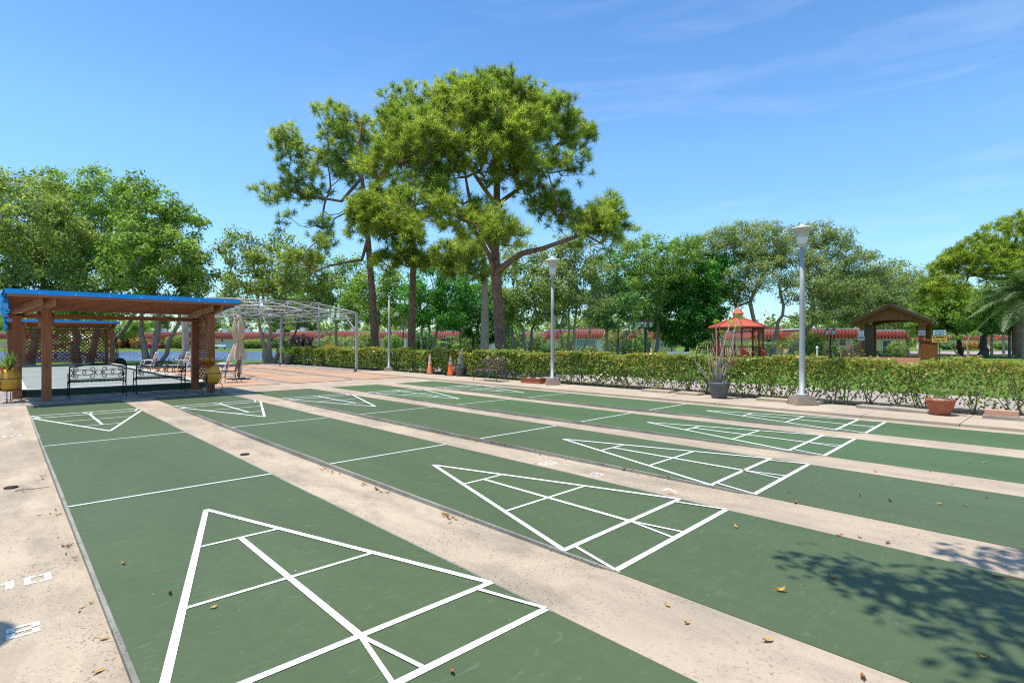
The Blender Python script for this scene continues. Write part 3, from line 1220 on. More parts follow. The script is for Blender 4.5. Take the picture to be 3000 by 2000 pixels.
def ell(cx, cz, rx, rz, y=0, n=20):
    return [(cx + rx * math.cos(2 * PI * i / n), y, cz + rz * math.sin(2 * PI * i / n)) for i in range(n + 1)]


def almond(cx, cz, rx, rz, y=0, n=10):
    up = [(cx - rx + 2 * rx * i / n, y, cz + rz * math.sin(PI * i / n)) for i in range(n + 1)]
    dn = [(cx + rx - 2 * rx * i / n, y, cz - rz * math.sin(PI * i / n)) for i in range(n + 1)]
    return up + dn


def iron_seat(name, label, cat, loc, rz, w, mat, style, group=None):
    """backrest in the plane y=0, seat towards +y"""
    t = thing(name, label, cat, loc, rz, group)
    h = w / 2
    lean = -0.10
    zb, zt = 0.50, 0.84
    arch = 0.09 if style != 'chair' else 0.12

    def tilt(pts):
        return [(p[0], p[1] + lean * max(0, (p[2] - 0.44)) / 0.45, p[2]) for p in pts]
    mb = MB()
    top = [(-h + w * i / 16, 0, zt + arch * (0.5 - 0.5 * math.cos(2 * PI * i / 16)) * (1 if style == 'chair' else 0.8)) for i in range(17)]
    mb.tube(tilt(top), 0.016, 6)
    for x in (-h, h):
        mb.tube(tilt([(x, 0, 0.42), (x, 0, zt + .01)]), 0.017, 6)
    mb.tube(tilt([(-h, 0, zb), (h, 0, zb)]), 0.014, 6)
    mb.build('back_frame', mat, t)
    mb = MB()
    tr = 0.010 if style == 'scroll' else 0.0125
    if style == 'scroll':
        for c in (-w / 4, w / 4):
            zc = 0.68
            mb.tube(tilt(almond(c, zc, w * .21, 0.075)), tr, 5)
            mb.tube(tilt(ell(c, zc, 0.035, 0.055, 0, 14)), tr, 5)
            for sx in (-1, 1):
                for sz in (-1, 1):
                    mb.tube(tilt(spiral(c + sx * w * .135, zc + sz * 0.095, 0.072, R(90) * (1 if sz < 0 else -1) + (0 if sx > 0 else 0), 1.15, sx * sz, 0, 18, 0.18)), tr, 5)
                    mb.tube(tilt([(c + sx * w * .135, 0, zc + sz * 0.023), (c + sx * w * .20, 0, zc + sz * 0.03), (c + sx * w * .235, 0, zc + sz * .075)]), tr, 5)
        for sx in (-1, 1):
            for sz in (-1, 1):
                mb.tube(tilt(spiral(sx * (h - 0.07), 0.68 + sz * .06, 0.05, R(180) if sx > 0 else 0, 1.0, -sx * sz)), tr, 5)
    else:
        rr = random.Random(11)
        n = 9 if style == 'floral' else 5
        for i in range(n):
            x = -h + w * (i + .5) / n
            for j in range(3):
                zc = 0.56 + j * 0.105
                mb.tube(tilt(ell(x + (j % 2) * w / n * .5 * (1 if i < n - 1 else 0), zc, w / n * .52, 0.062, 0, 12)), tr, 4)
        if style == 'floral':
            for sx in (-1, 1):
                for a in range(5):
                    an = R(20 + 35 * a)
                    mb.tube(tilt([(sx * w * .2, 0, 0.56), (sx * w * .2 + 0.11 * math.cos(an), 0, .64 + .06 * math.sin(an)), (sx * w * .2 + 0.17 * math.cos(an), 0, 0.60 + 0.24 * math.sin(an))]), tr, 4)
    mb.build('scrollwork_pattern', mat, t)
    # seat
    mb = MB()
    for i in range(11):
        y = 0.02 + 0.42 * i / 10
        mb.box((0, y, 0.435 + 0.012 * math.cos(i * .6)), (w - .02, 0.030, 0.014))
    for i in range(int(w / 0.09) + 1):
        mb.box((-h + .02 + i * (w - .04) / int(w / .09), 0.23, 0.424), (0.018, 0.43, 0.012))
    mb.tube([(-h, 0.45, 0.43), (h, 0.45, 0.43)], 0.016, 6)
    mb.build('seat_lattice', mat, t)
    for x in (-h, h):
        mb = MB()
        mb.tube([(x, lean * .48, 0.66), (x, 0.16, 0.665), (x, 0.34, 0.655), (x, 0.43, 0.62)] + [(x, p[0], p[2]) for p in spiral(0.415, 0.585, 0.034, R(60), 0.9, -1, 0, 10)], 0.013, 5)
        mb.tube([(x, 0.38, 0.64), (x, 0.40, 0.53), (x, 0.42, 0.43)], 0.011, 5)
        mb.build('armrest', mat, t)
        s = 1 if x > 0 else -1
        mb = MB()
        mb.tube([(x, 0.44, 0.43), (x, 0.47, 0.28), (x, 0.45, 0.12), (x, 0.49, 0.012)], [.016, .015, .014, .014], 6)
        mb.tube([(x, 0.30, 0.42), (x, 0.40, 0.36), (x, 0.46, 0.24)], 0.009, 5)
        mb.build('leg', mat, t)
        mb = MB()
        mb.tube([(x, 0.0, 0.43), (x, -0.02, 0.24), (x, -0.05, 0.10), (x, -0.10, 0.012)], [.016, .015, .014, .014], 6)
        mb.tube([(x, 0.14, 0.42), (x, 0.05, 0.36), (x, 0.0, 0.24)], 0.009, 5)
        mb.build('leg', mat, t)
    return t


iron_seat('garden_bench', 'black scroll back iron bench under the pergola, beside the thick front corner post', 'bench', (1.92, 18.35, 0), 0, 1.22, 'iron', 'scroll', 'black scroll benches under the pergola')
iron_seat('garden_bench', 'black scroll back iron bench under the pergola, nearer its lattice side', 'bench', (3.42, 18.62, 0), 0, 1.22, 'iron', 'scroll', 'black scroll benches under the pergola')
b = iron_seat('garden_bench', 'brown cast iron bench with floral back and small plaque in front of the hedge', 'bench', (13.42, 15.2, 0.046), R(90), 1.28, 'bronze', 'floral')
mb = MB()
mb.box((0.43, 0.02 - .07, 0.845), (0.17, 0.012, 0.12))
mb.build('plaque', 'brass', b)
for i in range(3):
    iron_seat('garden_bench', ['dark iron bench behind the rear lattice, nearest the tall left hand tree trunk', 'dark iron bench behind the rear lattice, in the middle of the row', 'dark iron bench behind the rear lattice, beside the leaning shovel'][i].replace(' left hand', ''),
              'bench', (1.25 + i * 1.42, 42.7, 0), R(180), 1.2, 'bronze', 'floral', 'benches behind the rear lattice')
iron_seat('garden_chair', 'brown wrought iron armchair beside the folded tan parasol', 'chair', (*at(694, 19.9)[:2], 0), R(46.7 + 14), 0.58, 'bronze', 'chair', 'wrought iron chairs')
iron_seat('garden_chair', 'brown wrought iron armchair near the pond beside two striped chairs', 'chair', (*at(528, 27.3)[:2], 0), R(46.7 + 10), 0.58, 'bronze', 'chair', 'wrought iron chairs')


def strap_chair(label, loc, rz):
    t = thing('beach_chair', label, 'chair', loc, rz, 'striped webbing beach chairs')
    w = 0.56
    h = w / 2
    # side loops: leg, arm, leg
    for x in (-h, h):
        mb = MB()
        mb.tube([(x, 0.46, 0.02), (x, 0.44, 0.30), (x, 0.40, 0.54), (x, 0.30, 0.60), (x, 0.0, 0.59), (x, -0.10, 0.52), (x, 0.02, 0.25), (x, 0.10, 0.02)], 0.014, 6)
        mb.build('side_frame', 'white', t)
    mb = MB()
    ang = R(108)
    bd = Vector((0, math.cos(ang), math.sin(ang)))
    b0 = Vector((0, 0.0, 0.33))
    for x in (-h + .03, h - .03):
        mb.tube([(x, 0.46, 0.38), (x, 0.0, 0.33), tuple(b0 + bd * 0.70 + Vector((x, 0, 0)))], 0.013, 6)
    mb.tube([(-h + .03, 0.46, 0.38), (h - .03, 0.46, 0.38)], 0.013, 6)
    p = b0 + bd * 0.70
    mb.tube([(-h + .03, p.y, p.z), (h - .03, p.y, p.z)], 0.013, 6)
    mb.build('seat_frame', 'white', t)
    order = ['s_blue', 'white', 's_blue', 's_red', 's_red', 's_yel', 's_yel', 'white', 's_blue', 's_blue', 'white', 'white']
    mats = ['s_blue', 'white', 's_red', 's_yel']
    mb = MB()
    n = len(order)
    for i, m in enumerate(order):
        mb.slot = mats.index(m)
        c = b0 + bd * (0.06 + 0.62 * i / (n - 1))
        mb.bar((-h + .02, c.y, c.z), (h - .02, c.y, c.z), 0.012, 0.045, tuple(bd))
    for i in range(8):
        mb.slot = [0, 1, 3, 2, 0, 1, 0, 1][i]
        mb.box((0, 0.04 + 0.055 * i, 0.345 + 0.006 * i), (w - .06, 0.045, 0.012))
    mb.build('webbing_strip_pattern', mats, t)
    return t


c1 = strap_chair('white framed chair with striped straps standing alone by the forked bank tree', (*at(446, 27.0)[:2], 0), R(46.7 + 20))
dup(c1, (*at(541, 27.6)[:2], 0), R(46.7 + 8), 'striped strap chair directly behind the iron armchair near the pond')
dup(c1, (*at(556, 27.2)[:2], 0), R(46.7 + 8), 'striped strap chair between the iron armchair and the grey wooden post')
dup(c1, (*at(660, 22.6)[:2], 0), R(46.7 + 15), 'striped strap chair seen behind the mustard urn with orange flowers')


# urns on iron stands
def urn(label, loc, rz, slant, kind):
    t = thing('planter_urn', label, 'planter', loc, rz, 'mustard urns on iron stands')
    z0 = 0.26
    prof = [(0.02, z0), (0.13, z0 + .005), (0.185, z0 + .05), (0.225, z0 + .14), (0.24, z0 + .24), (0.225, z0 + .36), (0.185, z0 + .48), (0.155, z0 + .56), (0.14, z0 + .56), (0.12, z0 + .42)]
    mb = MB()
    n = 28
    vs0 = len(mb.v)
    mb.lathe(prof, n, cap=False)
    if slant:
        mb.v = [(x, y, z if z < z0 + .30 else z0 + .30 + (z - z0 - .30) * (0.72 + 2.3 * x)) for (x, y, z) in mb.v]
    mb.build('vase', 'mustard', t, fix=True)
    mb = MB()
    ring = [(0.235 * math.cos(2 * PI * i / 24), 0.235 * math.sin(2 * PI * i / 24), z0 + .33) for i in range(25)]
    mb.tube(ring, 0.009, 5)
    ring = [(0.20 * math.cos(2 * PI * i / 24), 0.20 * math.sin(2 * PI * i / 24), z0 + .05) for i in range(25)]
    mb.tube(ring, 0.009, 5)
    for k in range(4):
        a = 2 * PI * k / 4 + R(35)
        ca, sa = math.cos(a), math.sin(a)
        pr = [(0.20, z0 + .05), (0.27, z0 - .01), (0.28, z0 - .10), (0.23, 0.08), (0.24, 0.02), (0.29, 0.012), (0.31, 0.035), (0.29, 0.055)]
        mb.tube([(r * ca, r * sa, z) for r, z in pr], 0.010, 5)
    # strap with a ring motif on the viewer's side
    for a in (R(-95), R(85)):
        ca, sa = math.cos(a), math.sin(a)
        mb.tube([(0.225 * ca, 0.225 * sa, z0 + .33), (0.252 * ca, 0.252 * sa, z0 + .2), (0.205 * ca, 0.205 * sa, z0 + .05)], 0.014, 5)
        mb.tube([(0.258 * ca - sa * .055 * math.cos(q * PI / 6), 0.258 * sa + ca * .055 * math.cos(q * PI / 6), z0 + .22 + .055 * math.sin(q * PI / 6)) for q in range(13)], 0.008, 5)
    mb.build('stand', 'iron', t)
    rng = np.random.default_rng(3)
    if kind == 'agave':
        Vv, tn = [], []
        for i in range(46):
            a = rng.uniform(0, 2 * PI)
            el = rng.uniform(R(15), R(85))
            L = rng.uniform(0.35, 0.62)
            d = np.array([math.cos(a) * math.cos(el), math.sin(a) * math.cos(el), math.sin(el)])
            s = np.array([-math.sin(a), math.cos(a), 0]) * 0.022
            b0 = np.array([0, 0, z0 + .52]) + d * 0.03
            m_ = b0 + d * L * .55 + np.array([0, 0, .03])
            e = b0 + d * L - np.array([0, 0, .10 * math.cos(el)])
            for q in ((b0 - s * .7, b0 + s * .7, m_ + s, m_ - s), (m_ - s, m_ + s, e + s * .1, e - s * .1)):
                Vv += list(q)
            tn += [rng.uniform(0, 1)] * 2
        np_mesh('foliage', np.array(Vv), 4, 'agave', t, tn)
        mb = MB()
        for i in range(9):
            a = rng.uniform(0, 2 * PI)
            c = np.array([math.cos(a) * .2 - .1, math.sin(a) * .2, z0 + .5 + rng.uniform(-.04, .14)])
            mb.add([c, c + np.array([.05, .03, .05]), c + np.array([.09, .01, .01]), c + np.array([.05, -.03, -.02])], [(0, 1, 2, 3)])
        mb.build('flower', 'petal_o', t, fix=False)
    else:
        mb = MB()
        for i in range(40):
            a = rng.uniform(0, 2 * PI)
            el = rng.uniform(R(15), R(85))
            d = np.array([math.cos(a) * math.cos(el) - .25, math.sin(a) * math.cos(el), math.sin(el) * .8])
            L = rng.uniform(0.22, 0.40)
            c = np.array([-0.07, 0, z0 + .54])
            s = np.cross(d, [0, 0, 1.0])
            s = s / (np.linalg.norm(s) + 1e-6) * 0.062
            mb.add([c + d * .04, c + d * L * .6 + s, c + d * L, c + d * L * .6 - s], [(0, 1, 2, 3)])
        mb.build('flower', 'petal_o', t, fix=False)
        mb = MB()
        for i in range(10):
            a = rng.uniform(0, 2 * PI)
            d = np.array([math.cos(a) * .7 - .2, math.sin(a) * .7, .6])
            c = np.array([-0.07, 0, z0 + .56])
            s = np.cross(d, [0, 0, 1.0])
            s = s / (np.linalg.norm(s) + 1e-6) * 0.045
            L = .40
            mb.add([c + d * .08, c + d * L * .6 + s, c + d * L, c + d * L * .6 - s], [(0, 1, 2, 3)])
        mb.build('blossom', 'petal_y', t, fix=False)
        Vv, tn = [], []
        for i in range(22):
            a = rng.uniform(0, 2 * PI)
            d = np.array([math.cos(a) * .75 + .15, math.sin(a) * .75, .65])
            c = np.array([0.02, 0, z0 + .50])
            for q in range(6):
                p = c + d * (.12 + .05 * q)
                sd = np.cross(d, [0, 0, 1.0])
                sd /= np.linalg.norm(sd)
                for s_ in (-1, 1):
                    e = p + sd * s_ * .06 + d * .05
                    Vv += [p, p + d * .012, e + d * .004, e]
                    tn.append(rng.uniform(0.3, 1))
        np_mesh('foliage', np.array(Vv), 4, 'agave', t, tn)
    return t


urn('mustard clay urn on iron stand with spiky green plant beside the thick front pergola post', (*at(26, 13.5)[:2], 0), R(-43), False, 'agave')
urn('mustard clay urn on iron stand with slanted mouth and orange flowers by the lattice', (*at(620, 15.75)[:2], 0), R(-43), True, 'flower')

# shovel and lid leaning behind the bocce court
t = thing('court_scraper', 'long handled black scraper with round blade leaning by the rear pergola post', 'tool', (*at(352, 33.5)[:2], 0), R(-43))
mb = MB()
mb.tube([(-0.12, 0, 0.2), (-0.42, 0.1, 2.0)], 0.022, 6)
mb.tube([(-0.02, 0, 0.2), (-0.33, 0.1, 1.8)], 0.020, 6)
mb.build('handle', 'iron', t)
mb = MB()
mb.prism([(0.42 * math.cos(R(180) * i / 14), 0.50 * math.sin(R(180) * i / 14)) for i in range(15)], 1, -0.03, 0.03)
mb.build('blade', 'rubber', t)
t = thing('wooden_post', 'square silvered wooden post rising by the pond beside the pergola', 'post', (*at(546, 31.8)[:2], 0), R(-20))
mb = MB()
mb.box((0, 0, 1.45), (0.27, 0.27, 2.9))
mb.build('timber', 'post_wood', t)

# ------------------------------------------------------------------ parasol
p = at(699, 21.4)
t = thing('parasol', 'folded tan canvas parasol tied at the middle beside the iron armchair', 'parasol', (*p[:2], 0), R(-43))
mb = MB()
mb.tube([(0, 0, 0.03), (0, 0, 2.62)], 0.024, 10)
mb.lathe([(0.03, 2.60), (0.03, 2.66), (0.0, 2.70)], 10)
mb.build('pole', 'post_wood', t)
mb = MB()
mb.bar((-0.45, 0, 0.03), (0.45, 0, 0.03), 0.09, 0.05)
mb.bar((0, -0.45, 0.035), (0, 0.45, 0.035), 0.09, 0.05)
mb.build('base', 'iron', t)
mb = MB()
prof = [(0.255, 0.80), (0.245, 0.95), (0.21, 1.15), (0.165, 1.35), (0.115, 1.50), (0.108, 1.53), (0.14, 1.60), (0.19, 1.75), (0.205, 1.95), (0.19, 2.15), (0.13, 2.35), (0.07, 2.50), (0.04, 2.56)]
mb.lathe(prof, 48, mod=lambda a, z, i: 1 + (0.17 if abs(z - 1.52) > .06 else .05) * math.sin(8 * a + z * 1.5) + 0.08 * math.sin(3 * a + 2 * z) + (0.12 * math.sin(2 * a + .4) if z < 1.2 else 0), cap=False)
mb.build('canopy', 'canvas', t, fix=False)
mb = MB()
mb.tube([(0.125 * math.cos(2 * PI * i / 20), 0.125 * math.sin(2 * PI * i / 20), 1.52) for i in range(21)], 0.014, 5)
mb.build('tie', 'canvas', t)
mb = MB()
for x in (-0.05, 0.0, 0.06):
    mb.tube([(x, -0.12, 2.48), (x * 1.3, -0.15, 2.2), (x * 1.5, -0.14, 1.98)], 0.013, 5)
mb.build('rib', 'iron', t)

# ------------------------------------------------------------------ canopy frame
ua, ub, va, vb = 24.7, 34.6, 7.4, 12.75
um = (ua + ub) / 2
t = thing('canopy_frame', 'bare galvanised pipe canopy frame on casters standing over the orange courts', 'canopy frame', ((va + vb) / 2, um, 0))
hx, hy = (vb - va) / 2, (ub - ua) / 2
ZB, ZT, ZR = 2.66, 2.92, 3.68
for sx in (-1, 1):
    for sy in (-1, 1):
        mb = MB()
        mb.box((sx * hx, sy * hy, (0.16 + ZT) / 2), (0.10, 0.10, ZT - 0.16))
        leg = mb.build('leg', 'steel', t)
        mb = MB()
        mb.tube([(sx * hx - 0.10, sy * hy, 0.09), (sx * hx - 0.04, sy * hy, 0.09)], 0.085, 14)
        mb.box((sx * hx - 0.02, sy * hy, 0.13), (0.04, 0.11, 0.14))
        mb.build('caster', 'rust', leg)


def truss(mb, a, b, za, zb2, n, r=0.020):
    a, b = Vector(a), Vector(b)
    for z in (za, zb2):
        mb.tube([(a.x, a.y, z), (b.x, b.y, z)], r, 6)
    for i in range(n + 1):
        p = a.lerp(b, i / n)
        mb.tube([(p.x, p.y, za), (p.x, p.y, zb2)], r * .6, 5, False)
        if i < n:
            q = a.lerp(b, (i + 1) / n)
            if i % 2:
                mb.tube([(p.x, p.y, za), (q.x, q.y, zb2)], r * .55, 5, False)
            else:
                mb.tube([(p.x, p.y, zb2), (q.x, q.y, za)], r * .55, 5, False)


mb = MB()
for sy in (-1, 1):
    truss(mb, (-hx, sy * hy, 0), (hx, sy * hy, 0), ZB, ZT, 8)
for sx in (-1, 1):
    truss(mb, (sx * hx, -hy, 0), (sx * hx, hy, 0), ZB, ZT, 14)
mb.build('eave_truss_frame', 'steel', t)
mb = MB()
mb.tube([(-hx, 0, ZR), (hx, 0, ZR)], 0.03, 6)
for i in range(5):
    x = -hx + 2 * hx * i / 4
    mb.tube([(x, 0, ZR), (x, -hy, ZT)], 0.024, 6)
    mb.tube([(x, 0, ZR), (x, hy, ZT)], 0.024, 6)
    mb.tube([(x, -hy, ZT), (x, hy, ZT)], 0.02, 5)
    for q in (0.33, 0.66):
        for s in (-1, 1):
            mb.tube([(x, s * hy * q, ZT), (x, s * hy * q, ZR - (ZR - ZT) * q)], 0.014, 5)
    for s in (-1, 1):
        mb.tube([(x, 0, ZT), (x, s * hy * .33, ZR - (ZR - ZT) * .33)], 0.014, 5)
        mb.tube([(x, s * hy * .33, ZT), (x, s * hy * .66, ZR - (ZR - ZT) * .66)], 0.014, 5)
    mb.tube([(x, 0, ZT), (x, 0, ZR)], 0.016, 5)
for q in (0.33, 0.66):
    for s in (-1, 1):
        z = ZR - (ZR - ZT) * q
        mb.tube([(-hx, s * hy * q, z), (hx, s * hy * q, z)], 0.02, 5)
mb.build('roof_truss_frame', 'steel', t)
for sx in (-1, 1):
    for sy in (-1, 1):
        mb = MB()
        mb.tube([(sx * hx, sy * (hy - .04), 2.05), (sx * hx, sy * (hy - 1.0), ZB)], 0.022, 6)
        mb.tube([(sx * (hx - .04), sy * hy, 2.05), (sx * (hx - .9), sy * hy, ZB)], 0.022, 6)
        mb.build('knee_brace', 'steel', t)


# ------------------------------------------------------------------ court lamps
def court_lamp(label, loc, head=True, rz=0.0, h=3.66, extra=False, hs=1.0):
    t = thing('lamp_post', label, 'lamp post', loc, rz, 'aluminium lamp posts round the courts' if head else None)
    mb = MB()
    mb.add([(s * x, q * x, z) for (x, z) in ((0.25, 0), (0.19, 0.20)) for s in (-1, 1) for q in (-1, 1)],
           [(0, 1, 3, 2), (4, 6, 7, 5), (0, 4, 5, 1), (2, 3, 7, 6), (0, 2, 6, 4), (1, 5, 7, 3)], False)
    mb.build('base', 'block', t)
    mb = MB()
    mb.lathe([(0.13, 0.20), (0.13, 0.235), (0.105, 0.26), (0.062, 0.262), (0.062, 0.9), (0.056, 2.4), (0.045, h), (0.0, h)], 18)
    mb.build('pole', 'alu', t)
    if head:
        mb = MB()
        mb.lathe([(0.0, h - 0.02), (0.062, h - 0.02), (0.062, h + hs * 0.05), (0.10, h + hs * 0.06), (0.10, h + hs * 0.075)], 20)
        mb.build('collar', 'alu_shade', t)
        mb = MB()
        mb.lathe([(0.0, h + hs * .07), (0.100, h + hs * .075), (0.118, h + hs * .24), (0.132, h + hs * .30)], 24)
        mb.build('globe', 'globe', t)
        mb = MB()
        mb.lathe([(0.132, h + hs * .295), (0.138, h + hs * .30), (0.155, h + hs * .50), (0.27, h + hs * .525), (0.272, h + hs * .54), (0.20, h + hs * .585), (0.07, h + hs * .625), (0.05, h + hs * .68), (0.0, h + hs * .69)], 28)
        mb.build('lamp_shade', 'alu_shade', t)
    else:
        mb = MB()
        mb.lathe([(0.06, h - .02), (0.06, h + .06), (0.05, h + .10), (0.0, h + .11)], 16)
        mb.build('cap', 'alu_shade', t)
    if extra:
        mb = MB()
        mb.bar((-0.22, 0, 2.38), (0.09, 0, 2.40), 0.03, 0.035)
        mb.tube([(0.055, -.04, 2.40), (0.055, -.04, 2.62)], 0.018, 6)
        mb.build('hook_bracket', 'iron', t)
        mb = MB()
        mb.tube([(0.075, -0.02, 2.36), (0.085, -0.02, 1.6), (0.10, -.02, 1.1), (0.125, -.02, 0.75)], 0.012, 5)
        mb.build('rope', 'canvas', t)
    return t


court_lamp('aluminium lamp post with flat cap on a concrete block, beside the terracotta planter boxes', (13.62, 12.45, 0.046), True, R(-43), extra=True)
court_lamp('tall aluminium lamp post with wide cap on a stained block, near the terracotta pot', (13.55, 4.55, 0.046), True, R(-43), hs=0.77)
court_lamp('aluminium lamp post beside the first court, its cap shadow falling on the numbers', (-1.10, 4.53, gutter_z(4.4)), True, R(-43))
court_lamp('bare aluminium pole without lamp head on a block behind the canopy frame leg', (*at(1140, 27.0)[:2], 0.0), False, R(-43))
L = court_lamp('aluminium pole with dark ball on top and ochre pot at its foot', (*at(935, 34.2)[:2], 0.0), False, R(-43), 3.9)
mb = MB()
mb.lathe([(0.0, 3.98), (0.09, 4.02), (0.12, 4.12), (0.08, 4.22), (0.0, 4.25)], 14)
mb.build('ball_finial', 'iron', L)


def pot(name, label, loc, prof, mat, group=None, n=24, rim=True):
    t = thing(name, label, 'plant pot', loc, 0, group)
    mb = MB()
    mb.lathe(prof, n, cap=False)
    mb.build('pot', mat, t, fix=False)
    mb = MB()
    zi = prof[-1][1]
    mb.lathe([(0.0, zi), (prof[-1][0] + .01, zi)], n, cap=False)
    mb.build('potting_soil', 'soil', t, fix=False)
    return t


P = at(943, 33.7)
pot('glazed_pot', 'rounded ochre glazed pot on the block of the ball topped pole', (P.x, P.y, 0.20),
    [(0.16, 0), (0.22, 0.05), (0.27, 0.16), (0.25, 0.25), (0.20, 0.31), (0.21, 0.36), (0.235, 0.40), (0.235, 0.44), (0.20, 0.44), (0.19, 0.40)], 'glaze')
tub = [(0.165, 0), (0.175, 0.01), (0.225, 0.33), (0.25, 0.345), (0.255, 0.42), (0.235, 0.42), (0.225, 0.37)]
P = at(845, 36.0)
t = pot('plant_pot', 'dark grey pot with bright leafy plant at the pond end of the hedge', (P.x, P.y, 0), [(r * 1.35, z * 1.35) for r, z in tub], 'pot_grey')
rng = np.random.default_rng(21)
V, tn = clump_leaves(rng.normal(size=(14, 3)) * np.array([.38, .38, .12]) + np.array([0, 0, .85]), np.full(14, .2), 26, .12, rng)
np_mesh('foliage', V, 4, 'leaf_fresh', t, tn)

# tall stem pot by the hedge
P = at(2107, 14.05)
t = pot('plant_pot', 'large grey plastic pot holding tall bare stems before the hedge', (P.x, P.y, 0.046), [(r * 1.08, z * 1.0) for r, z in tub], 'pot_grey')
mb = MB()
rr = random.Random(9)
tips = []
for (dx, h, bend) in ((0.62, 1.78, .05), (0.60, 1.72, .12), (0.50, 1.5, .1), (0.55, 1.62, -.02), (-0.02, 1.62, .0), (-0.05, 1.35, .03), (-0.42, 0.9, -.2), (-0.5, 1.0, -.25), (-0.36, 0.7, -.1),
                      (-0.12, 0.8, 0), (0.12, 0.75, 0), (0.2, 1.1, .05), (-0.25, 0.6, -.1), (0.33, 0.65, .1), (-0.3, 0.95, .05), (0.05, 0.6, .02), (-0.2, 1.0, -.05)):
    y = rr.uniform(-.12, .12)
    b0 = Vector((rr.uniform(-.12, .08) , y, 0.36))
    e = Vector((b0.x + dx * .8, y + rr.uniform(-.15, .15), 0.36 + h))
    pts = []
    for q in range(6):
        u = q / 5
        p_ = b0.lerp(e, u)
        p_.x += bend * math.sin(PI * u) + rr.uniform(-.012, .012)
        pts.append(p_)
    mb.tube(pts, [(0.021 if h > 1.4 else 0.014) * (1 - .1 * q) for q in range(6)], 5)
    tips.append(e)
    if rr.random() < .7:
        q = pts[3]
        mb.tube([q, q + Vector((rr.uniform(-.12, .12), rr.uniform(-.05, .05), .2)), q + Vector((rr.uniform(-.16, .16), 0, .34))], [.008, .007, .004], 4)
st = mb.build('stem', 'dry_stem', t)
rng = np.random.default_rng(5)
C = [np.array(e) for e in tips[:6]] + [np.array([.36, .02, .95]), np.array([-.02, .1, 0.9]), np.array([.30, -.1, .75])]
V, tn = clump_leaves(C, np.full(len(C), .11), 26, .075, rng, 0.5, .6, .35)
np_mesh('foliage', V, 4, 'needle', t, tn)
Vv, tn = [], []
for c0, nn in ((np.array([.34, 0, .86]), 30), (np.array([-.12, .05, .78]), 18)):
    for i in range(nn):
        a = rng.uniform(0, 2 * PI)
        el = rng.uniform(R(-10), R(75))
        d = np.array([math.cos(a) * math.cos(el), math.sin(a) * math.cos(el), math.sin(el)])
        L_ = rng.uniform(.18, .34)
        s = np.array([-math.sin(a), math.cos(a), 0]) * .010
        m_ = c0 + d * L_ * .6
        e = c0 + d * L_ + np.array([0, 0, -.06])
        Vv += [c0 - s, c0 + s, m_ + s, m_ - s, m_ - s, m_ + s, e + s * .2, e - s * .2]
        tn += [rng.uniform(0, 1)] * 2
np_mesh('strap_foliage', np.array(Vv), 4, 'croton', t, tn)
t.rotation_euler = (0, 0, -HEAD)

P = at(1348, 23.0)
t = pot('plant_pot', 'dark grey pot with silvery dead plant between the bright cone and the brown bench', (P.x, P.y, 0.046), tub, 'pot_grey')
V, tn = clump_leaves(rng.normal(size=(12, 3)) * np.array([.10, .10, .16]) + np.array([0, 0, .66]), np.full(12, .12), 26, .07, rng, 1.0, .4, .3)
np_mesh('foliage', V, 4, 'silver', t, tn)
mb = MB()
for i in range(5):
    mb.tube([(0.02 * i - .04, 0, .38), (0.03 * i - .02, 0.02, .8), (0.05 * i - .03, 0.03, 1.0 + .05 * i)], 0.009, 4)
mb.build('stem', 'dry_stem', t)

P = at(2755, 10.85)
t = pot('terracotta_pot', 'chipped terracotta bowl pot with small palm seedling on the walk by the hedge', (P.x, P.y, 0.046),
        [(0.135, 0), (0.15, 0.01), (0.185, 0.08), (0.222, 0.20), (0.235, 0.26), (0.25, 0.265), (0.252, 0.31), (0.225, 0.31), (0.20, 0.24)], 'terra')
Vv, tn = [], []
for i in range(9):
    a = rng.uniform(0, 2 * PI)
    d = np.array([math.cos(a), math.sin(a), 1.3])
    d /= np.linalg.norm(d)
    c0 = np.array([0, 0, .24])
    for q in range(12):
        p_ = c0 + d * (.12 + .035 * q) + np.array([0, 0, -.0016 * q * q])
        sd = np.cross(d, [0, 0, 1.])
        sd /= np.linalg.norm(sd)
        for s_ in (-1, 1):
            e = p_ + sd * s_ * .12 + d * .07
            Vv += [p_, p_ + d * .014, e + d * .003, e]
            tn.append(rng.uniform(.2, .9))
np_mesh('foliage', np.array(Vv), 4, 'frond', t, tn)
mb = MB()
for i in range(5):
    a = i * 1.3
    mb.lathe([(0, 0), (.045, .01), (.06, .035), (.035, .065), (0, .07)], 9, (-.09 + .06 * math.cos(a), .08 * math.sin(a), .25), mod=lambda a, z, i: 1 + .2 * math.sin(3 * a))
mb.build('pebble_pattern', 'stone', t)


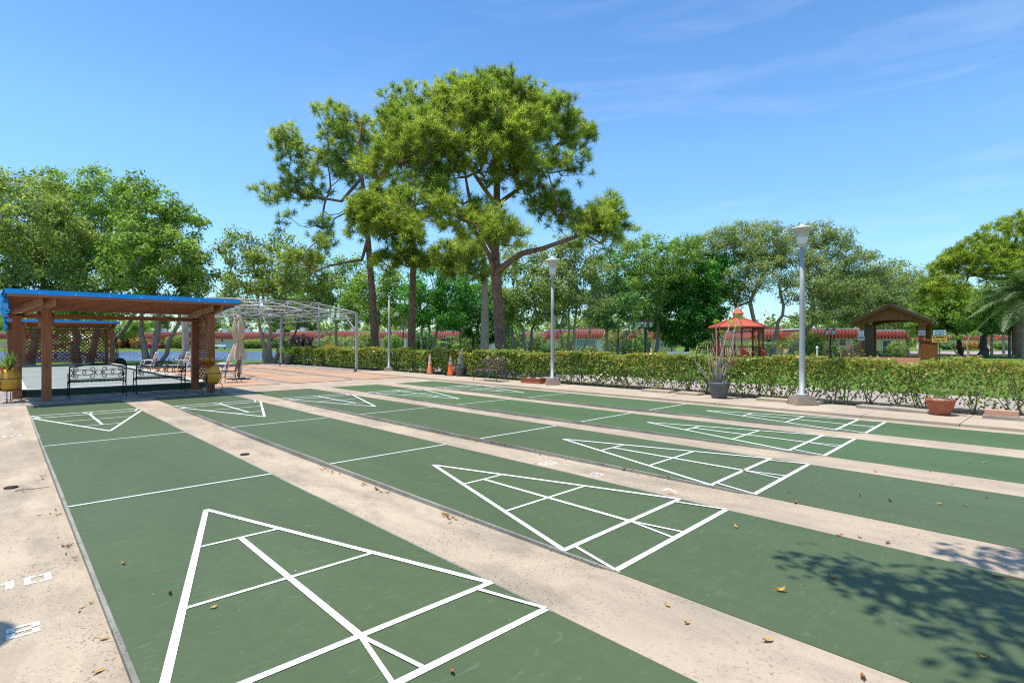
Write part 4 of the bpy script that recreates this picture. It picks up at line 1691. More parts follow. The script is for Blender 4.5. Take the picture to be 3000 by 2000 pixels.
# planter boxes
def trough(label, loc, rz, L):
    t = thing('planter_box', label, 'planter', loc, rz, 'terracotta planter boxes')
    mb = MB()
    w, h = 0.22, 0.19
    for (x0, x1, y0, y1) in ((-L / 2, L / 2, -w / 2, -w / 2 + .02), (-L / 2, L / 2, w / 2 - .02, w / 2), (-L / 2, -L / 2 + .02, -w / 2 + .02, w / 2 - .02), (L / 2 - .02, L / 2, -w / 2 + .02, w / 2 - .02)):
        mb.box(((x0 + x1) / 2, (y0 + y1) / 2, h / 2), (x1 - x0, y1 - y0, h))
    for sy in (-1, 1):
        mb.box((0, sy * (w / 2 + .006), h - .015), (L + .04, .018, .035))
    for sx in (-1, 1):
        mb.box((sx * (L / 2 + .006), 0, h - .015), (.018, w, .0345))
    mb.build('box_shell', 'terra_box', t)
    mb = MB()
    mb.box((0, 0, 0.12), (L - .045, w - .045, .06))
    mb.build('potting_soil', 'soil', t)
    mb = MB()
    rr = random.Random(int(L * 100))
    for i in range(7):
        s = rr.uniform(.6, 1.1)
        mb.lathe([(0, 0), (.05 * s, .01), (.07 * s, .04 * s), (.04 * s, .07 * s), (0, .075 * s)], 9, (rr.uniform(-L / 2 + .1, L / 2 - .1), rr.uniform(-.05, .05), .145), mod=lambda a, z, i: 1 + .2 * math.sin(3 * a + s))
    mb.build('pebble_pattern', 'stone', t)
    return t


trough('long terracotta planter box holding pale stones beside the lamp block', (13.55, 13.35, 0.046), R(96), 0.86)
trough('short terracotta planter box tucked behind the long one at the lamp block', (13.92, 12.95, 0.046), R(96), 0.55)


# cones
def cone(label, loc, mat, h=0.9):
    t = thing('traffic_cone', label, 'traffic cone', loc, R(20), 'traffic cones by the hedge')
    mb = MB()
    mb.box((0, 0, 0.02), (0.36, 0.36, 0.04))
    mb.build('base', 'rubber', t)

    def r(z):
        return 0.145 - (0.145 - 0.028) * (z - .04) / (h - .04)
    mb = MB()
    z1, z2, z3, z4 = h * .52, h * .64, h * .72, h * .86
    mb.lathe([(r(.04) + .02, 0.04), (r(.07), 0.07), (r(h), h), (0.0, h)], 20, cap=False)
    mb.build('cone_body', mat, t)
    for (a, b) in ((z1, z2), (z3, z4)):
        mb = MB()
        mb.lathe([(r(a) + .003, a), (r(b) + .003, b)], 20, cap=False)
        mb.build('reflective_band', 'reflect', t)
    return t


cone('faded orange traffic cone with dirty bands in front of the hedge', (*at(1260, 24.6)[:2], 0.046), 'cone_old')
cone('bright orange traffic cone standing beside the dark grey pot', (*at(1320, 23.3)[:2], 0.046), 'cone_new', 0.93)

# pavers and block along the walk
rr = random.Random(8)
for i, (px, py, L, lab) in enumerate(((2655, 1212, 0.80, 'loose grey paver slab tilted on the walk beside the terracotta bowl pot'), (2225, 1181, 0.75, 'flat beige paver slab lying between the stem pot and the stained lamp block'),
                                     (2330, 1187, 0.66, 'flat beige paver slab lying against the stained lamp block'), (1900, 1150, 0.9, 'pale paver slab at the hedge foot well short of the stem pot'),
                                     (1990, 1158, 0.7, 'pale paver slab at the hedge foot just short of the stem pot'), (2560, 1199, 0.7, 'thin grey paver slab at the hedge foot near the loose tilted slab'))):
    P = ground(px, py, 0.05)
    mb = MB()
    mb.box((0, 0, 0.028), (0.40, L, 0.05))
    o = mb.build('paver_slab', 'slab' if i in (0, 5) else 'walk')
    o.location = (13.93 + (0.0 if i else -.05), P.y, 0.047)
    o.rotation_euler = (R(1.5) if i == 0 else 0, R(-1) if i == 0 else 0, R(rr.uniform(-4, 4)))
    tag(o, lab, 'paver', 'paver slabs along the hedge walk')
mb = MB()
mb.box((0, 0, 0.03), (0.40, 0.8, 0.06))
o = tag(mb.build('paver_slab', 'slab'), 'grey paver slab under the salmon coloured block', 'paver', 'paver slabs along the hedge walk')
o.location = (13.85, 0.98, 0.047)
mb = MB()
mb.box((0, 0, 0.05), (0.2, 0.48, 0.10))
o = tag(mb.build('concrete_block', 'brick'), 'salmon coloured solid block lying on a grey slab by the hedge', 'block')
o.location = (13.82, 1.12, 0.108)
o.rotation_euler = (0, 0, R(4))


# ------------------------------------------------------------------ hedge
def build_hedge():
    rng = np.random.default_rng(17)
    t = thing('hedge', 'long clipped cocoplum hedge with bare leggy stems and bronze tips along the walk', 'hedge', (14.75, 0, 0))
    u0, u1, half = -3.5, 39.5, 0.46
    Ps, Ns, Ss, Ts = [], [], [], []
    u = u0
    while u < u1:
        seg = 0.5
        c = np.array([14.75, u])
        D = SH * c[0] + CH * c[1]
        size = np.clip(0.0048 * D, 0.052, 0.125)
        ncap = 1050 if D < 16 else (760 if D < 24 else 500)
        n = int(ncap)
        top = 1.09 + 0.045 * math.sin(u * 1.7) + 0.035 * math.sin(u * 4.1 + 1) + 0.03 * math.sin(u * 9.3)
        # upper canopy shell
        y = rng.uniform(u, u + seg, n)
        k = rng.uniform(0, 1, n)
        x = rng.uniform(-half, half, n)
        z = np.zeros(n)
        faceN = np.zeros((n, 3))
        a = k < 0.42
        z[a] = top - rng.exponential(0.05, a.sum()) + np.where(rng.uniform(0, 1, a.sum()) < .07, rng.exponential(.045, a.sum()), 0)
        faceN[a] = [0, 0, 1]
        b = ~a
        sgn = np.where(rng.uniform(0, 1, n) < 0.78, -1, 1)
        x[b] = sgn[b] * (half - rng.exponential(0.09, b.sum()))
        z[b] = top - np.where(rng.uniform(0, 1, b.sum()) < .60, np.abs(rng.normal(0, 0.34, b.sum())), rng.uniform(0, 1.08, b.sum()))
        faceN[b] = np.stack([sgn[b], np.zeros(b.sum()), np.full(b.sum(), .35)], 1)
        # ragged, thins out toward the ground in patches
        patch = 0.5 + 0.5 * np.sin(y * 2.3) * np.sin(y * 0.9 + 1.3) + 0.25 * np.sin(y * 5.1)
        far = max(0.0, min(1.0, (u - 14) / 8))
        keep = rng.uniform(0, 1, n) < np.clip((z - 0.10) / 0.40 * (0.6 + 0.6 * patch) + 0.34 + 0.42 * patch * patch + 0.5 * far, 0, 1)
        keep &= z > 0.06
        x *= 1 + 0.10 * np.sin(y * 3.7) + rng.normal(0, .05, n)
        P = np.stack([x, y, z], 1)[keep]
        Ps.append(P)
        Ns.append((faceN + rng.normal(size=(n, 3)) * 0.55)[keep])
        Ss.append(np.full(keep.sum(), size))
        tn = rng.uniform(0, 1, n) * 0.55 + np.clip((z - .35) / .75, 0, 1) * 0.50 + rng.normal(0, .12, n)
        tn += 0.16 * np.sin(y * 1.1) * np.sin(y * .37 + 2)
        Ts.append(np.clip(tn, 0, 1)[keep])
        u += seg
    P, N, S, T = np.concatenate(Ps), unit(np.concatenate(Ns)), np.concatenate(Ss), np.concatenate(Ts)
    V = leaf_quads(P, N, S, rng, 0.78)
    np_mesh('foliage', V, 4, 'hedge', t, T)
    mb = MB()
    rr = random.Random(4)
    u = u0
    while u < u1:
        n = 5 if u < 16 else 4
        bx = rr.uniform(-.15, .15)
        for i in range(n):
            a = rr.uniform(0, 2 * PI)
            e = Vector((bx + rr.uniform(.2, .42) * math.cos(a), u + rr.uniform(.2, .6) * math.sin(a), rr.uniform(.6, .95)))
            b0 = Vector((bx + rr.uniform(-.05, .05), u + rr.uniform(-.08, .08), -.01))
            m_ = b0.lerp(e, .5) + Vector((rr.uniform(-.07, .07), rr.uniform(-.07, .07), -.04))
            w = rr.uniform(.008, .016)
            mb.tube([b0, m_, e], [w, w * .8, w * .5], 4, False)
            for q in range(2):
                f = m_.lerp(e, rr.uniform(0, .8))
                g = f + Vector((rr.uniform(-.2, .2), rr.uniform(-.25, .25), rr.uniform(.1, .3)))
                mb.tube([f, g], [w * .55, w * .3], 3, False)
        u += rr.uniform(.16, .62)
    mb.build('stem', 'bark_pale', t, fix=False)


build_hedge()

# ------------------------------------------------------------------ gazebo
P = at(2162, 40)
t = thing('gazebo', 'red octagonal gazebo with coral metal roof and small cupola beyond the hedge', 'gazebo', (P.x, P.y, 0), -HEAD + R(8))
RG = 1.72


def oct_pt(r, k, off=22.5):
    a = R(off + 45 * k)
    return (r * math.cos(a), r * math.sin(a))


mb = MB()
mb.lathe([(RG + .12, 0), (RG + .12, 0.25), (0, 0.25)], 8, smooth=False)
mb.v = [(x * math.cos(R(22.5)) - y * math.sin(R(22.5)), x * math.sin(R(22.5)) + y * math.cos(R(22.5)), z) for x, y, z in mb.v]
mb.build('floor_deck', 'red_paint', t)
for k in range(8):
    x, y = oct_pt(RG, k)
    mb = MB()
    mb.lathe([(0.075, 0.25), (0.075, 1.25), (0.055, 1.35), (0.065, 1.8), (0.055, 2.1), (0.075, 2.2), (0.075, 2.62)], 8, (x, y, 0), smooth=False)
    mb.build('post', 'red_paint', t)
for k in range(8):
    if k in (5,):
        continue
    a, b = Vector((*oct_pt(RG, k), 0)), Vector((*oct_pt(RG, k + 1), 0))
    mb = MB()
    for z in (0.38, 1.13):
        mb.bar(a + Vector((0, 0, z)), b + Vector((0, 0, z)), 0.05, 0.06)
    for i in range(1, 10):
        p = a.lerp(b, i / 10)
        mb.box((p.x, p.y, 0.755), (0.035, 0.035, 0.75))
    mb.build('railing', 'red_paint', t)
for k in range(8):
    a, b = Vector((*oct_pt(RG, k), 0)), Vector((*oct_pt(RG, k + 1), 0))
    mb = MB()
    mb.bar(a + Vector((0, 0, 2.55)), b + Vector((0, 0, 2.55)), 0.06, 0.10)
    mb.bar(a + Vector((0, 0, 2.33)), b + Vector((0, 0, 2.33)), 0.04, 0.04)
    for i in range(1, 8):
        p = a.lerp(b, i / 8)
        mb.box((p.x, p.y, 2.43), (0.03, 0.03, 0.18))
    d = (b - a).normalized()
    for e, s in ((a, 1), (b, -1)):
        pts = [e + Vector((0, 0, 2.0)), e + d * s * .08 + Vector((0, 0, 2.14)), e + d * s * .2 + Vector((0, 0, 2.26)), e + d * s * .36 + Vector((0, 0, 2.32))]
        mb.tube(pts, 0.03, 5)
    mb.build('frieze_bracket', 'red_paint', t)
mb = MB()
RE, ZE, ZA = 2.08, 2.60, 3.26
for k in range(8):
    a, b = oct_pt(RE, k), oct_pt(RE, k + 1)
    c, d = oct_pt(0.33, k + 1), oct_pt(0.33, k)
    mb.quad((*a, ZE), (*b, ZE), (*c, ZA), (*d, ZA))
    mb.quad((*a, ZE - .10), (*b, ZE - .10), (*b, ZE), (*a, ZE))
    mb.quad((*a, ZE - .02), (*b, ZE - .02), (*oct_pt(0.33, k + 1), ZA - .03), (*oct_pt(.33, k), ZA - .03))
    for q in range(5):
        u = q / 4
        p0 = Vector((*a, ZE)).lerp(Vector((*b, ZE)), u)
        p1 = Vector((*d, ZA)).lerp(Vector((*c, ZA)), u)
        mb.bar(p0 + Vector((0, 0, .012)), p1 + Vector((0, 0, .012)), 0.03 if q not in (0, 4) else .045, 0.03)
roof = mb.build('roof', 'red_roof', t, fix=False)
mb = MB()
mb.lathe([(0.34, 3.22), (0.34, 3.52)], 8, smooth=False)
mb.lathe([(0.43, 3.52), (0.43, 3.56), (0.10, 3.94), (0.04, 3.98), (0.04, 4.05), (0.08, 4.10), (0.03, 4.18), (0, 4.22)], 8, smooth=False)
mb.build('cupola', 'red_roof', roof)
# stair rails out of the open side
for k in (5, 6):
    mb = MB()
    x, y = oct_pt(RG, k)
    ox, oy = oct_pt(RG + 1.0, k)
    mx, my = oct_pt(RG * math.cos(R(22.5)), 5.5)
    dx, dy = mx / math.hypot(mx, my), my / math.hypot(mx, my)
    e = Vector((x + dx * .8, y + dy * .8, 0.70))
    mb.bar((x, y, 1.16), e, 0.06, 0.06)
    mb.box((e.x, e.y, 0.4), (0.09, 0.09, 0.8))
    for i in range(1, 5):
        p = Vector((x, y, 0)).lerp(Vector((e.x, e.y, 0)), i / 5)
        mb.box((p.x, p.y, 0.5), (0.06, 0.06, 0.95 - .09 * i))
    mb.build('stair_railing', 'red_paint', t)

# ------------------------------------------------------------------ covered bridge
P = at(2610, 35.5)
t = thing('covered_bridge', 'brown plank covered footbridge with arched gable and shingle roof beyond the hedge', 'covered bridge', (P.x, P.y, 0), -HEAD + R(-42))
HWB, LB = 1.60, 4.6
DZ = 0.48
mb = MB()
mb.box((0, LB / 2 - .1, DZ - .06), (2 * HWB + .3, LB + .6, .12))
mb.add([(-HWB, -.4, DZ), (HWB, -.4, DZ), (HWB, -2.6, 0.05), (-HWB, -2.6, 0.05), (-HWB, -.4, DZ - .3), (HWB, -.4, DZ - .3), (HWB, -2.6, -.1), (-HWB, -2.6, -.1)],
       [(0, 1, 2, 3), (4, 7, 6, 5), (0, 3, 7, 4), (1, 5, 6, 2), (3, 2, 6, 7)])
mb.build('deck_board', 'plank_deck', t)
for x in (-HWB, HWB):
    for y in (0, LB):
        mb = MB()
        mb.box((x, y, DZ + 1.17), (0.27, 0.27, 2.34))
        mb.build('post', 'plank', t)
mb = MB()
for i in range(20):
    mb.box((-HWB, 0.24 + i * (LB - .4) / 20, DZ + 1.1), (0.05, (LB - .4) / 20 - .012, 2.2))
mb.build('side_wall', 'plank_dark', t)
mb = MB()
for i in range(20):
    mb.box((HWB, 0.24 + i * (LB - .4) / 20, DZ + .50), (0.05, (LB - .4) / 20 - .012, 1.0))
mb.build('side_panel', 'plank_dark', t)
EV, PK, OV = 2.78, 3.95, 2.22
for y in (-0.14, LB + .14):
    mb = MB()
    n = 30
    for i in range(n):
        x0 = -HWB - .12 + (2 * HWB + .24) * i / n
        x1 = x0 + (2 * HWB + .24) / n - 0.008
        xm = (x0 + x1) / 2

        def tz(x):
            return PK - 0.10 - abs(x) * (PK - EV) / OV

        def bz(x):
            return 2.50 + 0.40 * math.sqrt(max(0, 1 - (x / (HWB + .16)) ** 2))
        mb.add([(x0, y - .02, bz(x0)), (x1, y - .02, bz(x1)), (x1, y - .02, tz(x1)), (x0, y - .02, tz(x0)), (x0, y + .02, bz(x0)), (x1, y + .02, bz(x1)), (x1, y + .02, tz(x1)), (x0, y + .02, tz(x0))],
               [(0, 1, 2, 3), (4, 7, 6, 5), (0, 3, 7, 4), (1, 5, 6, 2), (3, 2, 6, 7), (0, 4, 5, 1)])
    mb.build('gable_plank', 'plank', t)
for s in (-1, 1):
    mb = MB()
    mb.prism([(0, PK + .05), (s * OV, EV + .05), (s * OV, EV - .03), (0, PK - .04)], 1, -0.55, LB + .55)
    mb.build('roof', 'shingle', t)
    mb = MB()
    mb.prism([(0, PK - .05), (s * OV, EV - .04), (s * OV, EV - .18), (0, PK - .19)], 1, -0.50, -0.45)
    mb.prism([(s * (HWB + .1), 2.45), (s * (OV - .05), EV - .10), (s * (HWB + .1), EV + .12)], 1, -0.17, -0.07)
    mb.build('barge_board', 'plank', t)
# stair / ramp rails
mb = MB()
for k in range(4):
    z = 0.30 + .23 * k
    mb.bar((-HWB - .05, -0.2, DZ + z), (-HWB - .75, -2.6, z - .12), 0.05, 0.10 if k < 3 else .06)
for u in (0.0, .5, 1.0):
    mb.box((-HWB - .05 - .7 * u, -.2 - 2.4 * u, 0.5 + (1 - u) * .35), (0.10, 0.10, 1.0 + (1 - u) * .5))
mb.build('ramp_railing', 'rail_wood', t)
mb = MB()
for k in range(7):
    z = 0.08 + .155 * k
    mb.bar((HWB + .05, -0.2, DZ + z), (HWB + .95, -2.2, DZ + z - .12), 0.05, 0.145)
mb.bar((HWB + .05, -0.2, DZ + 1.17), (HWB + .95, -2.2, DZ + 1.05), 0.16, 0.05)
mb.build('ramp_panel', 'plank', t)
mb = MB()
mb.tube([(HWB - .08, -.3, DZ + .35), (HWB - .08, -.3, DZ + .92), (HWB - .02, -1.6, DZ + .80), (HWB, -1.6, DZ + .1)], 0.022, 6)
mb.build('handrail', 'steel', t)
BR = t


def text_mesh(name, txt, size, mat, parent, loc, w=None, ext=0.004):
    cu = bpy.data.curves.new(name, 'FONT')
    cu.body = txt
    cu.size = size
    cu.align_x = 'CENTER'
    cu.align_y = 'CENTER'
    cu.extrude = ext
    cu.offset = size * 0.022
    cu.space_line = 1.05
    o = bpy.data.objects.new(name, cu)
    COL.objects.link(o)
    dg = bpy.context.evaluated_depsgraph_get()
    me = bpy.data.meshes.new_from_object(o.evaluated_get(dg))
    bpy.data.objects.remove(o)
    me.materials.clear()
    me.materials.append(M[mat])
    q = bpy.data.objects.new(name, me)
    COL.objects.link(q)
    q.parent = parent
    q.location = loc
    q.rotation_euler = (R(90), 0, 0)
    if w:
        xs = [v.co.x for v in me.vertices]
        s = w / (max(xs) - min(xs))
        q.scale = (s, 1, 1)
    return q


def board(name, label, cat, loc, rz, w, h, mat, z, frame=None, group=None):
    t = thing(name, label, cat, loc, rz, group)
    mb = MB()
    mb.box((0, 0, z), (w, 0.02, h))
    mb.build('sign_panel', mat, t)
    if frame:
        mb = MB()
        for s in (-1, 1):
            mb.box((0, -.004, z + s * (h / 2 - .012)), (w, .022, .024))
            mb.box((s * (w / 2 - .012), -.004, z), (.0235, .0225, h - .05))
        mb.build('sign_border', frame, t)
    return t


rot = BR.rotation_euler.z
mw = BR.location


def on_bridge(x, y):
    c, s = math.cos(rot), math.sin(rot)
    return (mw.x + c * x - s * y, mw.y + s * x + c * y, 0)


t = board('notice_sign', 'white notice with faint purple lines on the bridge post nearest the gazebo', 'sign', on_bridge(-HWB - .03, -.16), rot, 0.32, 0.40, 'sign_white', 2.06)
mb = MB()
for z, w_ in ((2.20, .20), (2.12, .22), (2.04, .06), (1.94, .25)):
    n_ = int(w_ / .028)
    for i in range(n_):
        mb.box((-w_ / 2 + (i + .5) * w_ / n_, -.0125, z), (w_ / n_ * .72, .004, .026))
mb.build('lettering', 'ink_red', t)
t = board('notice_sign', 'small black and white NO sign below the purple lined notice on the bridge post', 'sign', on_bridge(-HWB - .03, -.165), rot, 0.38, 0.24, 'sign_white', 1.72)
mb = MB()
mb.box((0, -.0125, 1.755), (0.31, .004, .11))
mb.build('sign_field', 'ink_black', t)
text_mesh('lettering', 'NO', 0.085, 'sign_white', t, (-.075, -.018, 1.755))
mb = MB()
mb.tube([(0.075 + .036 * math.cos(i * PI / 8), -.018, 1.755 + .036 * math.sin(i * PI / 8)) for i in range(17)], .007, 4)
mb.bar((0.052, -.018, 1.778), (0.098, -.018, 1.732), .006, .012)
mb.build('prohibition_symbol', 'sign_white', t)
t = board('notice_sign', 'white NO FISHING notice in plum letters on the far bridge post beside the plank ramp', 'sign', on_bridge(HWB + .04, -.16), rot, 0.36, 0.30, 'sign_white', 2.06)
text_mesh('lettering', 'NO FISHING\nFROM THE\nBRIDGE', 0.072, 'ink_red', t, (0, -.013, 2.06))

P = at(2752, 31.5)
SR = -HEAD - R(36)
t = thing('sign_post', 'green metal post carrying the amber slippery sign and pale blue cart sign', 'post', (P.x, P.y, 0), SR)
mb = MB()
mb.box((0, 0, 0.95), (0.05, 0.05, 1.9))
mb.build('post_tube', 'green_wall', t)
Pn = P - Vector((-math.sin(SR), math.cos(SR), 0)) * 0.04
t = board('warning_sign', 'amber SLIPPERY WHEN WET sign with dark border on the green post', 'sign', (Pn.x, Pn.y, 0), SR, 0.74, 0.44, 'sign_yel', 1.66, 'ink_black')
text_mesh('lettering', 'SLIPPERY', 0.165, 'ink_black', t, (0, -.013, 1.745), 0.62)
text_mesh('lettering', 'WHEN WET', 0.125, 'ink_black', t, (0, -.013, 1.565), 0.54)
t = board('notice_sign', 'pale blue golf cart notice with slate letters above the amber sign', 'sign', (Pn.x, Pn.y, 0), SR, 0.58, 0.27, 'sign_blue', 2.03)
text_mesh('lettering', 'GOLF CARTS\nNOT PERMITTED\nON BRIDGE', 0.074, 'ink_blue', t, (0, -.013, 2.03))


# ------------------------------------------------------------------ garden lamps
def garden_lamp(label, loc, h, heads, rz=0.0, s=1.0):
    t = thing('street_lamp', label, 'street lamp', loc, rz, 'black garden lanterns')
    mb = MB()
    mb.lathe([(0.13 * s, 0), (0.13 * s, .25), (0.09 * s, .32), (0.085 * s, .75), (.055 * s, .85), (.045 * s, h - .35), (.07 * s, h - .32), (.05 * s, h - .25)], 12)
    for (x, dz) in heads:
        if abs(x) > 0.01:
            mb.tube([(0, 0, h - .75), (x * .5, 0, h - .85), (x * .9, 0, h - .72), (x, 0, h - .35 + dz)], .025 * s, 6)
    mb.build('pole', 'iron', t)
    for (x, dz) in heads:
        z = h - .28 + dz
        mb = MB()
        mb.lathe([(.10 * s, z), (.16 * s, z + .32 * s), (.15 * s, z + .36 * s)], 6, (x, 0, 0), smooth=False)
        hd = mb.build('lantern', 'globe', t)
        mb = MB()
        mb.lathe([(.19 * s, z + .36 * s), (.12 * s, z + .48 * s), (.05 * s, z + .53 * s), (.04 * s, z + .60 * s), (0, z + .66 * s)], 6, (x, 0, 0), smooth=False)
        mb.lathe([(.03 * s, z - .06), (.12 * s, z - .02), (.12 * s, z)], 6, (x, 0, 0), smooth=False)
        for k in range(6):
            a = PI / 3 * k
            mb.tube([(x + .105 * s * math.cos(a), .105 * s * math.sin(a), z), (x + .165 * s * math.cos(a), .165 * s * math.sin(a), z + .36 * s)], .010, 4, False)
        mb.build('lantern_frame', 'iron', hd)
    return t


garden_lamp('black garden lamp with three lanterns before the grey forked tree', at(1890, 44), 2.95, [(-.46, 0), (0, .0), (.46, 0)], -HEAD, 1.15)
garden_lamp('black garden lamp with three lanterns before the house with clipped round shrub', at(1348, 60), 2.85, [(-.75, 0), (0, .0), (.75, 0)], -HEAD, 1.1)
garden_lamp('slim black garden lamp seen between two pine trunks', at(1181, 52), 3.0, [(0, 0)], -HEAD, .9)
garden_lamp('slim black garden lamp beside the areca palms', at(1811, 45), 2.95, [(0, 0)], -HEAD, 1.0)
garden_lamp('black garden lamp with two lanterns beside the covered bridge', at(2433, 44), 2.35, [(-.26, 0), (.26, 0)], -HEAD, .95)
garden_lamp('low black path lamp among the areca palms', at(1859, 44.5), 1.45, [(0, 0)], -HEAD, .6)
t = thing('bollard', 'slim white bollard with pointed top before the red roofed house', 'bollard', at(2394, 40), 0)
mb = MB()
mb.lathe([(.07, 0), (.07, .95), (.09, .96), (.09, 1.08), (0, 1.2)], 8, smooth=False)
mb.build('shaft', 'white', t)


def slab_bench(label, loc, rz, w, mat='white'):
    t = thing('park_bench', label, 'bench', loc, rz, 'pale park benches')
    mb = MB()
    mb.box((0, 0.02, 0.72), (w, 0.05, 0.30))
    mb.build('backrest', mat, t)
    mb = MB()
    mb.box((0, 0.25, 0.44), (w, 0.42, 0.05))
    mb.build('seat', mat, t)
    for s in (-1, 1):
        mb = MB()
        mb.box((s * (w / 2 - .18), 0.2, 0.21), (0.08, 0.4, 0.42))
        mb.build('leg', 'iron', t)
    return t


slab_bench('pale concrete park bench seen from behind between the dark tree and the hedge', at(1986, 34), -HEAD, 1.55, 'globe')
slab_bench('pale park bench on the far lawn beside the green utility box', at(640, 108), -HEAD + R(180), 3.0)
slab_bench('small white garden seat peeping over the hedge beside the grey stemmed trees', at(1546, 32), -HEAD, 0.42)
P = at(670, 112)
mb = MB()
mb.box((0, 0, 0.75), (3.2, 1.8, 1.5))
mb.box((0, 0, 1.53), (3.35, 1.95, 0.08))
o = tag(mb.build('utility_box', 'teal_box'), 'pale green utility box on the lawn across the pond', 'utility box')
o.location = (P.x, P.y, -.05)
o.rotation_euler = (0, 0, -HEAD)


# ------------------------------------------------------------------ houses
def house(label, px0, px1, d, eave, top, base_z, wall, tile, wins, rz=0.0, depth=8.0, units=(), ac=(), over=0.28, group=None):
    pc = (px0 + px1) / 2
    w = (px1 - px0) * d / F
    P = at(pc, d, base_z)
    t = thing('house', label, 'house', P, -HEAD + rz, group or 'low red roofed houses')
    k = d / F
    mb = MB()
    mb.box((0, depth / 2, eave / 2 + .15), (w - 2 * over, depth, eave + .3))
    mb.build('wall', wall, t)
    # sloping tile apron round front and ends, ribs of tile
    mb = MB()
    h0, h1 = eave, top - .16
    ins = (h1 - h0) * 0.42
    x0, x1, y0 = -w / 2, w / 2, -over
    A = [(x0, y0, h0), (x1, y0, h0), (x1 - ins, y0 + ins, h1), (x0 + ins, y0 + ins, h1)]
    mb.quad(*A)
    yb = depth + over
    mb.quad((x1, y0, h0), (x1, yb, h0), (x1 - ins, yb, h1), (x1 - ins, y0 + ins, h1))
    mb.quad((x0, yb, h0), (x0, y0, h0), (x0 + ins, y0 + ins, h1), (x0 + ins, yb, h1))
    mb.quad((x0, y0, h0), (x1, y0, h0), (x1, .2, h0 + .02), (x0, .2, h0 + .02))
    n = int(w / 0.36)
    for i in range(n + 1):
        x = x0 + .12 + (w - .24) * i / n
        xt = max(x0 + ins, min(x1 - ins, x))
        f = 1.0
        if x < x0 + ins:
            f = (x - x0) / ins
        if x > x1 - ins:
            f = (x1 - x) / ins
        mb.tube([(x, y0, h0 + .02), (x, y0 + ins * f, h0 + (h1 - h0) * f + .01)], 0.085, 5, True)
    mb.build('tile_roof', tile, t, fix=False)
    mb = MB()
    mb.box((0, depth / 2 + ins / 2 - .1, top - .08), (w - 2 * ins + .16, depth - ins + over, .16))
    mb.build('roof_edge', 'fascia', t)
    for (a, b, z0, z1, kind) in wins:
        xa, xb = (a - pc) * k, (b - pc) * k
        xm, ww, hh, zm = (xa + xb) / 2, xb - xa, z1 - z0, (z0 + z1) / 2
        mb = MB()
        if kind == 'w':
            fw = max(.05, .07)
            for s in (-1, 1):
                mb.box((xm + s * (ww / 2), -.03, zm), (fw, .08, hh + fw))
                mb.box((xm, -.032, zm + s * hh / 2), (ww - fw, .075, fw))
            if ww > 1.3:
                for q in range(1, int(ww / 1.0) + 1):
                    mb.box((xa + ww * q / (int(ww / 1.0) + 1), -.031, zm), (.05, .07, hh - fw))
            mb.box((xm, -.028, zm), (ww - fw, .06, .045))
            fr = mb.build('window', 'white', t)
            mb = MB()
            mb.box((xm, -.005, zm), (ww - .02, .03, hh - .02))
            mb.build('pane', 'glass', fr)
        elif kind == 'b':
            for s in (-1, 1):
                mb.box((xm + s * (ww / 2), -.03, zm), (.08, .08, hh + .08))
                mb.box((xm, -.032, zm + s * hh / 2), (ww - .08, .075, .08))
            for q in range(1, max(2, int(ww / 1.1)) + 0):
                mb.box((xa + ww * q / max(2, int(ww / 1.1)), -.031, zm), (.07, .07, hh - .08))
            fr = mb.build('window', 'white', t)
            mb = MB()
            mb.box((xm, -.005, zm), (ww - .02, .03, hh - .02))
            mb.build('pane', 'blind', fr)
        elif kind == 'd':
            mb.box((xm, -.02, zm), (ww, .06, hh))
            mb.build('door', 'white', t)
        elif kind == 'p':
            mb.box((xm, -.015, zm), (ww, .04, hh))  # flat black panel on the wall, painting in the shade of a porch
            mb.build('porch_shade_panel', 'ink_black', t)
    for (a, b) in units:       # roof parapet step
        mb = MB()
        mb.box(((a + b) / 2 * k - pc * k, depth * .6, top + .14), ((b - a) * k, depth * .6, .28))
        mb.build('parapet', tile, t)
    for a in ac:
        mb = MB()
        x = (a - pc) * k
        mb.box((x, depth * .4, top + .40), (.95, .95, .78))
        mb.lathe([(.38, top + .78), (.38, top + .86), (0, top + .86)], 12, (x, depth * .4, 0))
        mb.build('rooftop_unit', 'ac', t)
    return t


hz = 3.85
house('house across the pond with red flat fronted roof behind pink flowers', 330, 452, 131, 2.35, 3.85, -.12, 'stucco', 'tile_b', [(388, 412, .9, 2.0, 'w'), (345, 365, .9, 2.0, 'w')], ac=(352,))
house('house across the pond with dark picture window and rooftop unit beside the forked tree', 450, 553, 129, 2.25, 3.95, -.12, 'stucco', 'tile_a', [(453, 484, .7, 2.2, 'w'), (541, 549, .1, 2.2, 'd'), (500, 508, .9, 2.0, 'w')], ac=(455, 528))
house('house across the pond with narrow double window seen past the lattice end', 620, 690, 127, 2.3, 3.9, -.12, 'stucco', 'tile_a', [(648, 655, .9, 2.3, 'w'), (622, 627, .1, 2.2, 'd')], ac=(638,))
house('house across the pond with shrub border seen behind the tan parasol', 686, 772, 128, 2.3, 3.9, -.12, 'stucco', 'tile_b', [(708, 717, 1.2, 2.2, 'w'), (721, 730, 1.2, 2.2, 'w'), (739, 748, .5, 2.2, 'w')], ac=(706, 752))
house('house with dark recessed porch behind the tree at the water edge', 768, 846, 126, 2.4, 3.7, -.12, 'stucco', 'tile_a', [(790, 808, .1, 2.3, 'p'), (812, 816, .1, 2.3, 'd'), (820, 838, .1, 2.3, 'p')], ac=(800,))
house('house with coral roof and white framed window behind the canopy frame', 843, 936, 118, 2.3, 3.9, -.12, 'stucco', 'tile_b', [(853, 866, .6, 2.3, 'w'), (880, 892, .9, 2.2, 'w'), (905, 925, .8, 2.2, 'w')], ac=(870,))
